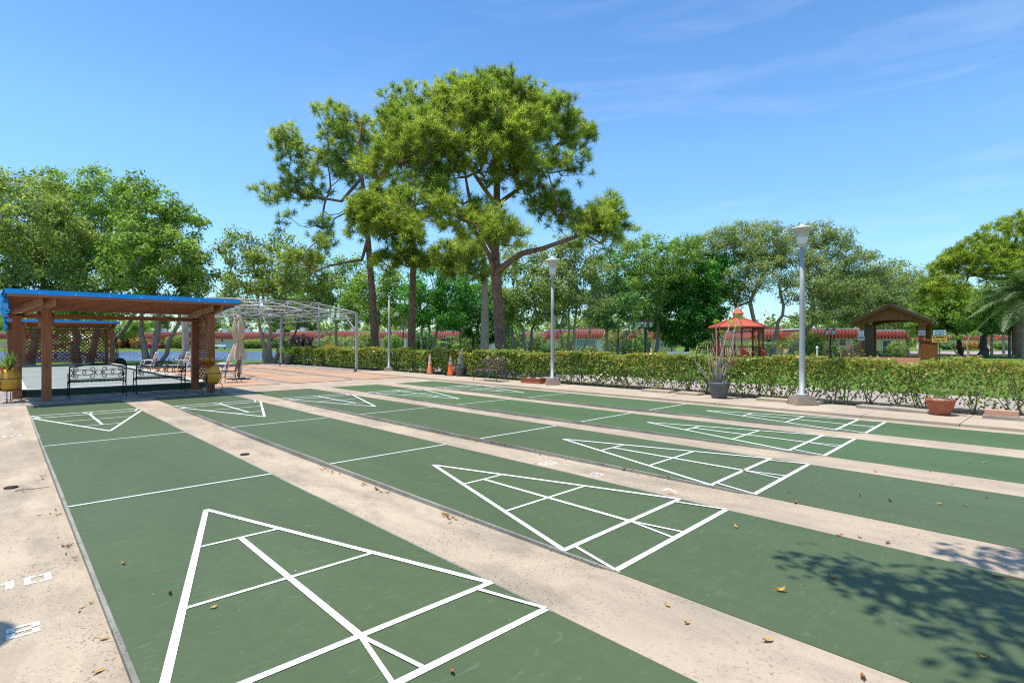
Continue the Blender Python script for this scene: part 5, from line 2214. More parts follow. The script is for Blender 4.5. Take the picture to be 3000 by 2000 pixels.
house('house with curtained window and white column behind the canopy frame corner post', 932, 1045, 116, 2.3, 3.95, -.12, 'stucco_b', 'tile_b', [(950, 972, 1.0, 2.3, 'b'), (986, 993, .1, 2.3, 'd'), (995, 1010, .1, 2.3, 'p'), (1020, 1040, .8, 2.2, 'w')], ac=(1024,))
house('pink walled house with red roof seen behind the first pine trunk', 1044, 1215, 108, 2.45, 3.7, -.12, 'stucco', 'tile_b', [(1078, 1090, .1, 2.2, 'p'), (1130, 1142, .6, 2.2, 'w'), (1152, 1168, .5, 2.3, 'w'), (1182, 1190, .1, 2.3, 'd'), (1196, 1204, .6, 2.2, 'w')])
house('beige house with coral roof and clipped round shrub behind the traffic cones', 1228, 1400, 100, 2.2, 3.6, -.12, 'stucco', 'tile_b', [(1290, 1320, .6, 2.1, 'w'), (1349, 1364, .4, 2.1, 'w')])
house('house with white porch posts between the big pine and the lamp post', 1430, 1606, 102, 2.25, 3.4, -.12, 'stucco_b', 'tile_b', [(1440, 1456, .1, 2.2, 'd'), (1550, 1584, .1, 2.2, 'p'), (1585, 1588, .1, 2.2, 'd')])
house('beige house with darker red roof just beside the lamp post', 1597, 1680, 82, 2.1, 3.45, -.12, 'stucco_b', 'tile_a', [(1634, 1650, .8, 1.9, 'b')])
house('house with coral roof and big screened white porch', 1676, 1795, 78, 2.15, 3.35, -.12, 'stucco', 'tile_b', [(1688, 1745, .35, 1.95, 'b'), (1748, 1764, .1, 1.95, 'd'), (1766, 1780, .3, 1.9, 'b')], units=((1700, 1790),))
house('beige house behind the areca palms and three lantern lamp', 1795, 1905, 76, 2.1, 3.2, -.12, 'stucco', 'tile_a', [(1838, 1850, .7, 1.9, 'b'), (1868, 1876, .1, 2.0, 'd')])
house('house with coral roof and double hung white window beside the dark tree', 1903, 1985, 72, 2.0, 3.2, -.12, 'stucco_b', 'tile_b', [(1920, 1948, .6, 1.95, 'b')], units=((1912, 1960),))
house('house with red hipped roof and rooftop unit behind the gazebo', 2195, 2340, 62, 2.0, 3.0, -.12, 'stucco_b', 'tile_b', [(2308, 2316, .1, 1.95, 'd'), (2294, 2306, .1, 1.95, 'p'), (2240, 2262, .8, 1.9, 'w')], units=((2236, 2330),))
house('long house with deep red roof and louvred shutter beside the covered bridge', 2338, 2535, 58, 2.0, 3.05, -.12, 'stucco_b', 'tile_a', [(2457, 2478, 1.2, 1.85, 'w'), (2488, 2497, .2, 1.95, 'd'), (2498, 2518, .5, 1.9, 'w'), (2365, 2395, .1, 1.95, 'p')])
house('house framed in the bridge opening with wide louvred window', 2545, 2662, 56, 1.92, 2.85, -.12, 'stucco_b', 'tile_a', [(2584, 2640, .3, 1.75, 'w')])
house('distant small house with coral roof beyond the lane and amber sign', 2765, 2870, 112, 2.0, 3.0, -.12, 'stucco_b', 'tile_b', [(2800, 2815, .7, 1.8, 'w')], units=())
house('distant small house with coral roof glimpsed between palm trunks', 2920, 3040, 112, 2.0, 3.0, -.12, 'stucco_b', 'tile_b', [(2960, 2975, .7, 1.8, 'w')])
house('distant house with dark red roof behind the bank trees and first pergola post', -60, 90, 132, 2.3, 3.9, -.12, 'stucco', 'tile_a', [(20, 35, .9, 2.0, 'w')])

# ------------------------------------------------------------------ shrubs
SH_LIST = [
    ('clipped yellow croton bush before the house across the pond', 350, 126, 3.0, 1.6, 2.2, 'croton'), ('maroon leaved bush beside the yellow croton across the pond', 376, 126, 2.0, 1.5, 3.0, 'maroon'),
    ('red and yellow croton bush leaning out by the forked bank tree', 408, 125, 2.4, 1.6, 2.6, 'croton'), ('pink flowering bush under the picture window across the pond', 467, 124, 3.2, 1.6, 1.5, 'pink'),
    ('rounded clipped green bush beside the pink flowers', 487, 124, 1.5, 1.5, 2.1, 'bush'), ('low green shrub before the narrow double window', 648, 122, 3.2, 1.4, 1.1, 'leaf_dark'),
    ('loose flowering shrub behind the tan parasol', 722, 122, 3.8, 1.6, 1.9, 'leaf_olive'), ('broad shrub between parasol and water edge tree', 752, 122, 3.6, 1.6, 2.1, 'leaf_olive'),
    ('rounded green bush before the recessed porch', 832, 116, 2.6, 1.6, 2.6, 'bush'), ('dark purple leaved bush before the coral roofed house', 885, 108, 2.6, 1.6, 3.0, 'maroon'),
    ('soft grey bush behind the ball topped pole', 945, 80, 1.6, 1.4, 2.2, 'leaf_grey'), ('reddish tipped shrub over the far hedge behind the ochre pot', 960, 44, 1.5, .9, 1.45, 'croton'),
    ('bright clipped bush under the curtained window', 980, 105, 2.8, 1.4, 2.8, 'leaf_fresh'), ('grey green bush behind the canopy frame corner', 1020, 60, 1.8, 1.4, 2.2, 'leaf_grey'),
    ('dark bush beside the second pine trunk', 1222, 92, 1.5, 1.4, 3.2, 'leaf_dark'), ('square clipped bright bush under the house window behind the cones', 1303, 96, 1.7, 1.2, 1.6, 'leaf_fresh'),
    ('ball clipped yellow green shrub standing above the square bush', 1334, 95, 1.35, 1.3, 2.55, 'bush'), ('low clipped shrub at the foot of the ball shrub', 1345, 93, 1.4, 1.2, 1.3, 'leaf_fresh'),
    ('dark dome bush before the white porch posts', 1603, 76, .95, .9, 1.35, 'leaf_dark'), ('small dark shrub beside the dome bush', 1637, 76, .6, .6, .9, 'leaf_dark'),
    ('grassy shrub before the screened porch', 1722, 70, 1.2, .9, 1.0, 'leaf_grey'), ('leafy shrub between areca stems', 1850, 62, 1.4, 1.0, 1.9, 'leaf_fresh'),
    ('trimmed bush wrapping the gazebo on its bridge side', 2275, 45, 1.45, 1.2, 1.62, 'bush'), ('trimmed bush behind the gazebo', 2190, 46, 1.6, 1.2, 1.55, 'leaf_fresh'),
    ('loose bronze tipped bush on the tree side of the gazebo', 2078, 44, 1.1, 1.0, 1.75, 'bush'), ('tall flowering bush before the deep red roofed house', 2400, 52, 1.7, 1.3, 2.4, 'leaf_olive'),
    ('small tree like bush with dark leaves behind the lamp post', 2372, 53, 1.2, 1.0, 2.7, 'leaf_mango'), ('dark round shrub under the small window by the bridge', 2462, 54, .62, .6, 1.05, 'leaf_dark'),
    ('low plant border seen through the bridge', 2590, 52, 1.7, .6, .75, 'leaf_dark'), ('airy tall shrub before the louvred window seen through the bridge', 2630, 53, 1.0, .8, 1.7, 'leaf_olive'),
    ('orange flowering border by the distant small house', 2840, 104, 2.6, 1.2, 1.6, 'croton'), ('green bush by the distant small house', 2785, 106, 2.2, 1.2, 1.5, 'leaf_dark'),
    ('tall loose shrub against the pink walled house behind the first pine', 1075, 98, 2.2, 1.4, 3.3, 'leaf_olive'), ('tall bright shrub against the pink walled house behind the bare pole', 1150, 98, 1.8, 1.4, 2.9, 'leaf_fresh'),
    ('tall dark shrub at the corner of the beige house behind the faded cone', 1245, 92, 1.9, 1.4, 3.4, 'leaf_mango'), ('tall olive shrub beside the pale pine trunk', 1395, 92, 2.2, 1.4, 3.5, 'leaf_olive'),
    ('high dark shrub beside the broad pine trunk', 1500, 90, 2.6, 1.4, 3.5, 'leaf_dark'), ('high grey green shrub behind the grey stemmed tree', 1570, 84, 1.6, 1.2, 3.0, 'leaf_grey'),
    ('high fresh green shrub behind the lamp post', 1662, 72, 1.1, 1.0, 2.9, 'leaf_fresh'), ('high olive shrub at the end of the screened porch', 1790, 70, 1.2, 1.0, 3.0, 'leaf_olive'),
    ('high dark shrub between the areca palms and three lantern lamp', 1885, 66, 1.0, 1.0, 2.8, 'leaf_mango'), ('high olive shrub before the house behind the gazebo', 2335, 56, 1.0, .9, 2.7, 'leaf_olive'),
    ('high green shrub on the bridge side of the long deep red roof', 2530, 53, .8, .8, 2.5, 'leaf_fresh'), ('high shrub before the house across the pond past the forked tree', 520, 122, 3.0, 1.5, 3.0, 'leaf_olive'),
    ('bush by the distant house between palm trunks', 2945, 104, 2.6, 1.2, 1.6, 'leaf_fresh')]
for i, (lab, px, d, rx, ry, h, lf) in enumerate(SH_LIST):
    bush(lab, at(px, d, -.12), rx, ry, h, lf, 100 + i, 0.0030 * d + 0.03, int(420 * (1 + rx * h * .35)), rz=-HEAD, group='garden shrubs', square=2.2 if ('square' in lab or 'trimmed' in lab) else 1.0)
t = bush('clipped boxy hedge across the pond behind the spiky urn plant', at(20, 122), 7.5, 1.2, 1.9, 'leaf_fresh', 77, .38, 1500, rz=-HEAD, square=3, name='clipped_hedge', cat='hedge')

# ------------------------------------------------------------------ palms
def frond_geo(c0, az, el, L, rng, Vv, tn, leaf_len, droop=0.5, n=26, w=0.035):
    d0 = np.array([math.cos(az) * math.cos(el), math.sin(az) * math.cos(el), math.sin(el)])
    pts = []
    for q in range(n + 1):
        u = q / n
        pts.append(c0 + d0 * L * u + np.array([0, 0, -droop * L * u * u]))
    tone = rng.uniform(0, 1)
    sd = np.array([-math.sin(az), math.cos(az), 0])
    for q in range(2, n):
        p = pts[q]
        f = pts[q + 1] - p
        f /= np.linalg.norm(f)
        ll = leaf_len * math.sin(PI * min(1, (q / n) * .85 + .12))
        for s in (-1, 1):
            d = sd * s * .8 + f * .65 + np.array([0, 0, .12]) + rng.normal(size=3) * .07
            d /= np.linalg.norm(d)
            m = p + d * ll * .6
            e = p + d * ll + np.array([0, 0, -.22 * ll])
            k = f * w * .5
            Vv += [p - k, p + k, m + k, m - k, m - k, m + k, e + k * .1, e - k * .1]
            tn += [tone * .7 + rng.uniform(0, .3)] * 2
    return pts


def palm(label, loc, h, nf, L, leaf_len, r0, seed, red=False, name='palm_tree', lean=0.0, n=24, w=.04):
    rng = np.random.default_rng(seed)
    t = thing(name, label, 'palm tree', loc, 0)
    mb = MB()
    k = 9
    mb.tube([(lean * (i / k) ** 2, 0, -.1 + (h + .1) * i / k) for i in range(k + 1)], [r0 * (1.25 - .35 * i / k + .04 * (i % 2)) for i in range(k + 1)], 10)
    mb.build('trunk', 'bark_grey', t)
    c0 = np.array([lean, 0, h])
    for i in range(nf):
        Vv, tn = [], []
        az = 2 * PI * i * 0.381966 * 1.0 + rng.uniform(-.2, .2)
        el = R(75) - R(95) * (i / nf) + rng.uniform(-.1, .1)
        pts = frond_geo(c0, az, el, L * rng.uniform(.85, 1.1), rng, Vv, tn, leaf_len, .45, n, w)
        mb2 = np_mesh('frond', np.array(Vv), 4, 'frond', t, tn)
        mb = MB()
        mb.tube(pts[::4], [.016 * r0 / .15] * len(pts[::4]), 4, False)
        mb.build('midrib', 'bark_grey', mb2, fix=False)
    if red:
        Vv, tn = [], []
        for i in range(70):
            a = rng.uniform(0, 2 * PI)
            d = np.array([math.cos(a), math.sin(a), -1.3]) + rng.normal(size=3) * .2
            d /= np.linalg.norm(d)
            L_ = rng.uniform(.4, .8)
            s = np.array([-math.sin(a), math.cos(a), 0]) * .03
            p = c0 + np.array([0, 0, -.1]) + d * .1
            e = p + d * L_
            Vv += [p - s, p + s, e + s * .3, e - s * .3]
            tn.append(rng.uniform(0, 1))
        np_mesh('dead_frond', np.array(Vv), 4, 'frond_red', t, tn)
    return t


palm('feather palm with rusty skirt reaching in above the hedge end', at(3012, 26.5, -.1), 3.9, 46, 2.5, 0.62, .2, 31, True, n=40, w=.035)
for i, (px, d, h, lab) in enumerate(((1806, 62, 2.5, 'slim areca palm beside the slim garden lamp'), (1836, 61, 2.9, 'slim areca palm with arching crown between the lamps'), (1862, 60, 2.6, 'slim areca palm beside the low path lamp'), (1824, 63, 2.2, 'short areca palm behind the slim garden lamp'),
                                   (1968, 56, 1.5, 'low palm with drooping fronds beside the double hung window'), (945, 92, 3.3, 'thin palm behind the ball topped pole'), (968, 94, 3.4, 'thin palm behind the curtained window'),
                                   (2660, 60, 2.4, 'small palm seen through the bridge by the red roof'), (2888, 56, 3.0, 'thin trunked palm on the lawn near the lane'), (2958, 57, 3.4, 'pale trunked palm on the lawn before the distant roof'),
                                   (2905, 62, 3.2, 'slim palm behind the wide dark trunk'), (2940, 66, 3.4, 'slim palm farther along the lane'))):
    palm(lab, at(px, d, -.12), h, 10, 1.5, .5, .07 if px < 2700 else .12, 200 + i, n=12, w=.10)

# ------------------------------------------------------------------ pines
def PX(px, py, d):
    return np.array(at(px, d, height(py, d)))


def crop7(items, d):
    """clump positions noted in an enlarged view of the pines"""
    return lobes_px(d, [(700 + x / 1.96, 150 + y / 1.96, rx / 1.96, ry / 1.96, dz) for (x, y, rx, ry, dz) in items])


d = 28.0
B = at(1468, d, 0)
trunk = [PX(1470, 1100, d), PX(1466, 1000, d), PX(1460, 900, d), PX(1452, 800, d), PX(1450, 740, d), PX(1452, 680, d + .1), PX(1455, 600, d + .2), PX(1456, 520, d + .2), PX(1448, 440, d), PX(1440, 360, d), PX(1436, 290, d)]
limbs = [(3, [PX(1478, 778, d - .4), PX(1530, 742, d - 1.0), PX(1590, 728, d - 1.6), PX(1650, 706, d - 2.0)], .17),
         (3, [PX(1430, 740, d - .5), PX(1400, 690, d - 1.3), PX(1360, 640, d - 2.0)], .11),
         (4, [PX(1400, 660, d - 1), PX(1330, 600, d - 2), PX(1270, 540, d - 2.8), PX(1235, 500, d - 3.2)], .12),
         (6, [PX(1420, 555, d - .8), PX(1370, 480, d - 1.6), PX(1320, 420, d - 2)], .10),
         (6, [PX(1510, 560, d + .8), PX(1580, 500, d + 1.2), PX(1640, 450, d + 1.3)], .10),
         (8, [PX(1490, 400, d - .6), PX(1530, 340, d - 1)], .08)]
lob = crop7([(1480, 235, 200, 75, 0), (1270, 260, 110, 65, -.5), (1350, 360, 120, 80, -2.4), (1600, 480, 130, 80, -2.6), (1040, 440, 120, 90, -2.6), (880, 650, 110, 80, -2), (1180, 500, 110, 80, -2.8), (1700, 400, 120, 80, -2), (1380, 470, 110, 60, -1), (1000, 680, 110, 70, -2.5), (1650, 320, 150, 95, .3), (1400, 280, 140, 80, -1.8), (1120, 310, 120, 85, -1), (960, 430, 150, 80, -1.5), (900, 570, 120, 95, -2.5),
             (1060, 560, 130, 100, -3.2), (1210, 420, 110, 70, 1.5), (1500, 400, 150, 90, -2.2), (1820, 430, 150, 120, .5), (1940, 520, 80, 90, 1.5), (1700, 640, 130, 80, -2.4), (1880, 680, 90, 60, 0), (1450, 580, 110, 70, -3.2),
             (1230, 600, 90, 70, -3.0), (1560, 720, 120, 60, -1), (790, 690, 90, 80, -1.5), (1130, 930, 150, 85, -4), (1000, 880, 100, 70, -3.6), (1290, 990, 130, 70, -4), (1500, 1040, 130, 80, -4.6), (1400, 950, 110, 50, -2),
             (2060, 1060, 130, 105, -2.3), (1980, 990, 90, 70, -1.5), (2120, 930, 90, 75, -.8), (2180, 1010, 60, 80, -1.2), (1830, 950, 90, 40, 0), (1650, 790, 90, 40, 0), (1740, 880, 100, 40, .5), (1600, 600, 80, 50, 0), (1860, 850, 70, 40, .5), (1330, 560, 90, 60, -1), (1500, 500, 110, 70, 0), (1250, 700, 100, 45, -2), (1390, 690, 80, 45, -2.5), (1060, 780, 100, 50, -3), (1180, 830, 90, 40, -3), (1100, 650, 110, 60, -2), (1560, 640, 90, 50, -1)], d)
pine('pine_tree', 'tall broad pine with yellow green needle tufts and plated trunk right behind the hedge'.replace('right ', ''), tuple(B), trunk, lob, 'needle', 41, 0.30, limbs, 0.70, 62, 0.31, 0.022, 6, 'tall pines', spread=.72)

d = 36.0
B = at(1097, d, 0)
trunk = [PX(1100, 1080, d), PX(1096, 980, d), PX(1092, 880, d), PX(1084, 780, d), PX(1078, 700, d), PX(1070, 600, d), PX(1060, 520, d), PX(1050, 440, d), PX(1060, 360, d)]
limbs = [(4, [PX(1060, 762, d - .3), PX(1010, 768, d - .8), PX(960, 780, d - 1.3), PX(915, 800, d - 1.6)], .10), (6, [PX(1000, 590, d), PX(940, 580, d), PX(880, 580, d)], .10), (6, [PX(1020, 480, d), PX(960, 440, d)], .09),
         (5, [PX(1020, 620, d), PX(980, 640, d), PX(960, 690, d)], .06)]
lob = crop7([(620, 520, 110, 60, .5), (760, 560, 90, 70, 1), (780, 680, 80, 60, 1), (560, 660, 120, 40, .3), (420, 700, 90, 35, 0), (330, 820, 120, 40, .3), (260, 480, 70, 45, 0), (300, 550, 90, 45, .4), (560, 380, 110, 60, 0), (680, 440, 110, 70, .8), (560, 480, 90, 40, -.8), (920, 290, 100, 55, 1), (930, 380, 90, 40, 1.5), (640, 600, 120, 35, 0), (430, 600, 100, 40, .5), (250, 620, 60, 28, 0), (330, 740, 90, 40, 0), (180, 830, 110, 38, 0),
             (430, 830, 110, 28, .5), (620, 720, 90, 40, 0), (300, 980, 60, 25, 0), (480, 1000, 80, 22, 0), (480, 1110, 90, 40, -1), (380, 1210, 110, 40, -1.2), (700, 900, 90, 50, 0)], d)
pine('pine_tree', 'open crowned dark pine whose long boughs reach over the canopy frame', tuple(B), trunk, lob, 'needle_dark', 42, 0.26, limbs, 0.85, 44, 0.35, 0.032, 5, 'tall pines', spread=.62)

d = 35.0
B = at(1208, d, 0)
trunk = [PX(1206, 1080, d), PX(1206, 980, d), PX(1208, 880, d), PX(1210, 780, d), PX(1211, 700, d), PX(1213, 620, d), PX(1218, 540, d)]
lob = crop7([(740, 900, 120, 65, -2), (820, 1000, 130, 70, -2), (700, 1010, 90, 55, -1), (950, 1080, 130, 65, -2), (870, 1190, 110, 60, -2.5), (1010, 1210, 110, 60, -2), (820, 830, 100, 60, -1), (940, 960, 90, 60, -1)], d)
pine('pine_tree', 'slender reddish pine trunk standing between the bare pole and the cones', tuple(B), trunk, lob, 'needle', 43, 0.27, (), 0.72, 42, 0.36, 0.032, 6, 'tall pines', spread=.5)
d = 34.0
B = at(1420, d, 0)
trunk = [PX(1420, 1085, d), PX(1420, 980, d), PX(1421, 880, d), PX(1418, 780, d), PX(1415, 700, d), PX(1412, 640, d)]
lob = crop7([(1160, 1180, 120, 60, -1.5), (1300, 1180, 120, 55, -1.5), (1240, 1260, 120, 40, -1.5), (1380, 1260, 80, 45, -1), (1330, 1110, 100, 50, -.5)], d)
pine('pine_tree', 'pale pine trunk close beside the broad plated pine', tuple(B), trunk, lob, 'needle_dark', 44, 0.29, (), 0.75, 40, 0.36, 0.032, 6, 'tall pines', bark_='bark_pale', spread=.5)
d = 54.0
B = at(2985, d, 0)
trunk = [PX(2985, 1045, d), PX(2982, 980, d), PX(2978, 900, d), PX(2972, 820, d), PX(2968, 740, d), PX(2980, 690, d)]
lob = lobes_px(d, [(2985, 665, 55, 26, 0), (2900, 710, 55, 30, 0), (2860, 745, 60, 32, -1), (2800, 770, 50, 28, 0), (2760, 790, 38, 20, 0), (2940, 745, 60, 35, -1), (2900, 790, 70, 30, -1.5), (2975, 780, 50, 40, -1), (2735, 845, 55, 35, -1), (2790, 850, 55, 30, -1), (2700, 870, 35, 30, 0), (3040, 690, 40, 40, 0)])
pine('pine_tree', 'wide spreading pine with thick brown trunk beside the lane', tuple(B), trunk, lob, 'needle', 45, 0.50, ((3, [PX(2900, 815, d), PX(2840, 800, d)], .2), (4, [PX(2900, 770, d), PX(2840, 775, d)], .18)), 1.05, 36, 0.50, 0.055, 5, 'tall pines', spread=.7)

# ------------------------------------------------------------------ broadleaf trees
MS3 = [(-.25, 0, .5, 2.2, 1.0), (.2, .1, .6, 2.4, .9), (0.0, .3, .2, 2.6, .8)]
MS2 = [(-.2, 0, .5, 2.2, 1.0), (.22, .1, .6, 2.3, .9)]


TREES = []


def bl(label, px, d, lobes, leaf, bk, seed, **kw):
    TREES.append(None)
    TREES[-1] = broadleaf('shade_tree', label, 'tree', tuple(at(px, d, -.12)), lobes_px(d, lobes), leaf, bk, seed, **kw)


G1 = 'bank trees round the first pergola'
bl('spreading olive green tree over the blue tarp with slanting grey limbs', 70, 34, [(-60, 640, 150, 110, 0), (60, 560, 120, 70, 1), (110, 650, 120, 90, -1.5), (-20, 760, 150, 70, -1), (140, 760, 110, 60, -1), (200, 690, 90, 70, 1.5), (-30, 560, 110, 60, 1), (60, 720, 130, 60, -1), (40, 830, 130, 35, -1), (170, 820, 110, 35, -1.5), (-80, 850, 120, 40, -1)], 'leaf_olive', 'bark_grey', 1,
   stems=[(-.3, 0, .7, 3.0, 1.0), (.35, 0, .7, 3.2, .9)], r0=.30, group=G1, per=52, spacing=.95, clump=.62)
bl('tall fresh green tree whose trunk stands behind the rear lattice', 235, 39, [(190, 540, 90, 50, 0), (300, 560, 90, 65, 0), (230, 620, 120, 70, -1.5), (330, 660, 100, 70, 0), (240, 740, 130, 60, -1.5), (360, 770, 90, 50, 0), (260, 830, 120, 35, -1), (140, 590, 80, 60, 0), (370, 600, 70, 60, 0), (300, 900, 110, 30, 1), (180, 890, 90, 30, 1)], 'leaf_fresh', 'bark_grey', 2,
   stems=[(-.3, 0, .3, 4.0, 1.0), (.5, .2, .5, 4.0, .8)], r0=.32, group=G1, per=52, spacing=.95, clump=.64)
bl('green tree with forked grey trunk at the pond bank behind the benches', 437, 33.5, [(400, 545, 70, 35, 0), (450, 610, 90, 60, 0), (520, 640, 75, 60, .6), (400, 690, 100, 60, -1.5), (500, 730, 90, 60, -1.5), (570, 740, 50, 60, .5), (430, 810, 120, 45, -1.5), (560, 825, 70, 35, -1), (470, 870, 110, 28, -1), (380, 760, 80, 50, -1), (600, 800, 40, 50, .5)], 'leaf_fresh', 'bark_grey', 3,
   stems=[(-.22, 0, .6, 3.4, 1.0), (.15, .1, .5, 3.5, .95), (.4, .2, 1.0, 3.0, .6)], r0=.24, group=G1, per=56, spacing=.85, clump=.58)
bl('pale windblown tree crowning behind the first pergola', 330, 45, [(330, 700, 120, 90, 0), (440, 720, 110, 80, 0), (150, 730, 130, 80, 0), (520, 770, 80, 70, 0)], 'leaf_grey', 'bark_grey', 4, r0=.3, group=G1, per=50, spacing=1.15, clump=.75, size=.22)
bl('yellow green tree with twisted trunk at the water edge behind the canopy frame', 789, 38.5, [(700, 740, 70, 50, 0), (690, 700, 50, 25, 0), (790, 750, 90, 55, 0), (820, 700, 40, 30, 0), (880, 760, 70, 55, 0), (720, 820, 90, 50, -1.5), (830, 830, 100, 50, -1.5), (920, 830, 70, 45, 0), (680, 870, 50, 25, 0)], 'leaf_olive', 'bark_pale', 5,
   stems=[(-.12, 0, 1.2, 2.3, 1.0), (.25, .1, 1.1, 2.2, .75), (.05, .1, .2, 2.6, .8)], r0=.27, per=52, spacing=.95, clump=.58, group='trees along the hedge')
GH = 'trees along the hedge'
bl('light green tree with thin leaning trunk behind the canopy frame', 985, 52, [(960, 800, 70, 60, 0), (1010, 850, 80, 50, 0), (920, 870, 70, 40, 0), (1040, 800, 60, 60, 0)], 'leaf_fresh', 'bark_pale', 6, r0=.2, per=48, spacing=1.15, clump=.75, size=.24, group=GH, zfork=3)
bl('leafy tree with pale forked trunk behind the bare pole', 1122, 48, [(1110, 830, 80, 70, 0), (1170, 860, 80, 60, 0), (1060, 880, 70, 45, 0), (1150, 920, 80, 30, -1)], 'leaf_fresh', 'bark_pale', 7, stems=MS2, r0=.20, per=48, spacing=1.05, clump=.7, size=.22, group=GH)
bl('dense tree with many grey stems behind the faded cone', 1252, 42, [(1280, 830, 100, 70, 0), (1230, 880, 80, 50, -1), (1330, 870, 90, 60, 0), (1290, 930, 100, 30, -1)], 'leaf_mango', 'bark_pale', 8, stems=MS3, r0=.17, per=52, spacing=.95, clump=.62, size=.2, group=GH)
bl('dark green tree filling the gap behind the broad pine trunk', 1385, 58, [(1380, 870, 90, 80, 0), (1450, 900, 90, 70, 0), (1330, 920, 70, 50, 0), (1430, 960, 90, 40, 0)], 'leaf_dark', 'bark_dark', 9, r0=.2, per=55, spacing=1.2, clump=.85, size=.27, group=GH)
bl('grey stemmed tree with small olive leaves between pine and lamp post', 1542, 37, [(1520, 760, 80, 60, 0), (1600, 780, 70, 55, 0), (1500, 850, 90, 60, -1), (1580, 860, 90, 60, -1), (1540, 920, 90, 30, -1)], 'leaf_olive', 'bark_grey', 10, stems=[(-.5, 0, .4, 2.4, .8), (-.1, 0, .4, 2.4, 1), (.15, .2, .5, 2.5, .9)], r0=.19, per=52, spacing=.92, clump=.58, size=.18, group=GH)
bl('tree with a sheaf of pale stems and bronzed leaves beside the lamp post', 1672, 36.5, [(1650, 760, 80, 60, 0), (1720, 800, 80, 60, 0), (1640, 850, 80, 60, -1), (1720, 890, 80, 40, -1), (1680, 720, 60, 40, 0)], 'leaf_grey', 'bark_pale', 11,
   stems=[(-.35, 0, .4, 2.6, .8), (-.1, .1, .2, 2.8, .9), (.12, 0, .3, 2.7, 1), (.4, .1, .7, 2.3, .6)], r0=.17, per=54, spacing=.9, clump=.58, size=.17, group=GH)
bl('dark glossy tree with leaning stem behind the screened porch lamp', 1778, 40, [(1770, 800, 70, 60, 0), (1740, 860, 70, 55, 0), (1810, 880, 80, 50, -1), (1790, 930, 70, 30, -1)], 'leaf_dark', 'bark_pale', 12, stems=[(0, 0, .6, 2.4, 1), (.35, 0, 1.2, 2.2, .7)], r0=.16, per=55, spacing=.92, clump=.6, size=.2, group=GH)
bl('bright green tree with grey fork behind the three lantern lamp', 1908, 47, [(1860, 760, 70, 50, 0), (1900, 720, 70, 32, 0), (1970, 740, 60, 40, 0), (1880, 830, 80, 60, -1), (1950, 820, 80, 60, 0), (1880, 910, 80, 40, -1), (1830, 730, 40, 30, 0), (2010, 720, 60, 45, 1), (1980, 800, 80, 60, 1), (1920, 770, 70, 45, -1), (1840, 830, 60, 50, 0)], 'leaf_fresh', 'bark_grey', 13, stems=MS2, r0=.22, per=52, spacing=1.05, clump=.68, size=.21, group=GH)
bl('dense deep green tree with low boughs beside the gazebo', 2010, 49, [(2010, 860, 90, 70, 0), (2060, 780, 80, 50, 1.5), (1960, 850, 70, 60, 1), (1980, 930, 90, 60, -1), (2060, 900, 80, 70, 0), (2020, 990, 80, 35, -1), (2090, 830, 70, 50, 0)], 'leaf_mango', 'bark_dark', 14, r0=.3, zfork=1.2, per=60, spacing=1.0, clump=.75, size=.26, group=GH, droop=(0, 0, -1.2))
bl('large feathery tree with splayed tan limbs rising behind the gazebo', 2258, 50, [(2110, 700, 50, 38, 0), (2080, 730, 70, 50, 1), (2140, 690, 60, 40, 0), (2200, 690, 60, 45, 1), (2500, 820, 80, 50, 1), (2600, 900, 60, 35, 0), (2440, 830, 80, 50, 1.5), (2160, 740, 80, 55, 0), (2250, 690, 80, 45, 0), (2320, 720, 80, 55, 0), (2400, 690, 60, 38, 0), (2200, 810, 90, 50, -2), (2420, 770, 90, 60, 0), (2510, 770, 80, 50, 0), (2580, 820, 70, 50, 0),
   (2380, 840, 110, 50, -2), (2120, 840, 80, 50, 0), (2480, 860, 100, 50, -2), (2430, 920, 100, 30, -3), (2340, 780, 100, 50, -1), (2300, 740, 80, 50, 1), (2450, 720, 70, 45, 0), (2560, 870, 80, 45, -1), (2060, 780, 70, 50, 0), (2380, 690, 60, 40, 0), (2210, 760, 80, 50, 1), (2160, 870, 60, 28, 0), (2520, 920, 90, 28, -2), (2620, 860, 60, 50, 0)], 'leaf_grey', 'bark_pale', 15, stems=[(-.35, 0, .9, 2.6, .8), (.1, 0, .2, 3.4, 1.0), (1.3, .2, .45, 2.8, .9)], r0=.34, per=56, spacing=1.05, clump=.72, size=.21, group=GH, aspect=.42)
bl('grey leaved tree standing behind the covered bridge', 2660, 68, [(2620, 830, 90, 70, 0), (2670, 880, 80, 80, 0), (2590, 900, 80, 60, 0), (2640, 950, 90, 40, 0)], 'leaf_grey', 'bark_grey', 16, r0=.3, per=52, spacing=1.35, clump=.95, size=.28, group=GH)
bl('bright green tree with dark trunk on the lawn behind the amber sign', 2814, 60, [(2740, 900, 60, 40, 0), (2800, 870, 70, 45, 0), (2850, 900, 60, 45, 0), (2780, 940, 80, 32, -1), (2700, 930, 45, 35, 0), (2840, 945, 70, 30, -1), (2760, 870, 60, 40, .5), (2720, 965, 40, 18, 0)], 'leaf_fresh', 'bark_dark', 17, r0=.36, zfork=2.2, per=58, spacing=1.1, clump=.8, size=.27, group=GH)
bl('green tree with broad dark trunk nearer the lane', 2876, 56, [(2890, 900, 60, 45, 0), (2940, 860, 70, 60, 0), (2930, 930, 70, 35, -1), (2990, 880, 60, 70, 0), (2880, 950, 60, 28, -1), (2960, 950, 60, 25, -1), (3000, 820, 60, 50, 0)], 'leaf_fresh', 'bark_dark', 18, r0=.5, zfork=2.4, per=58, spacing=1.1, clump=.8, size=.27, group=GH)
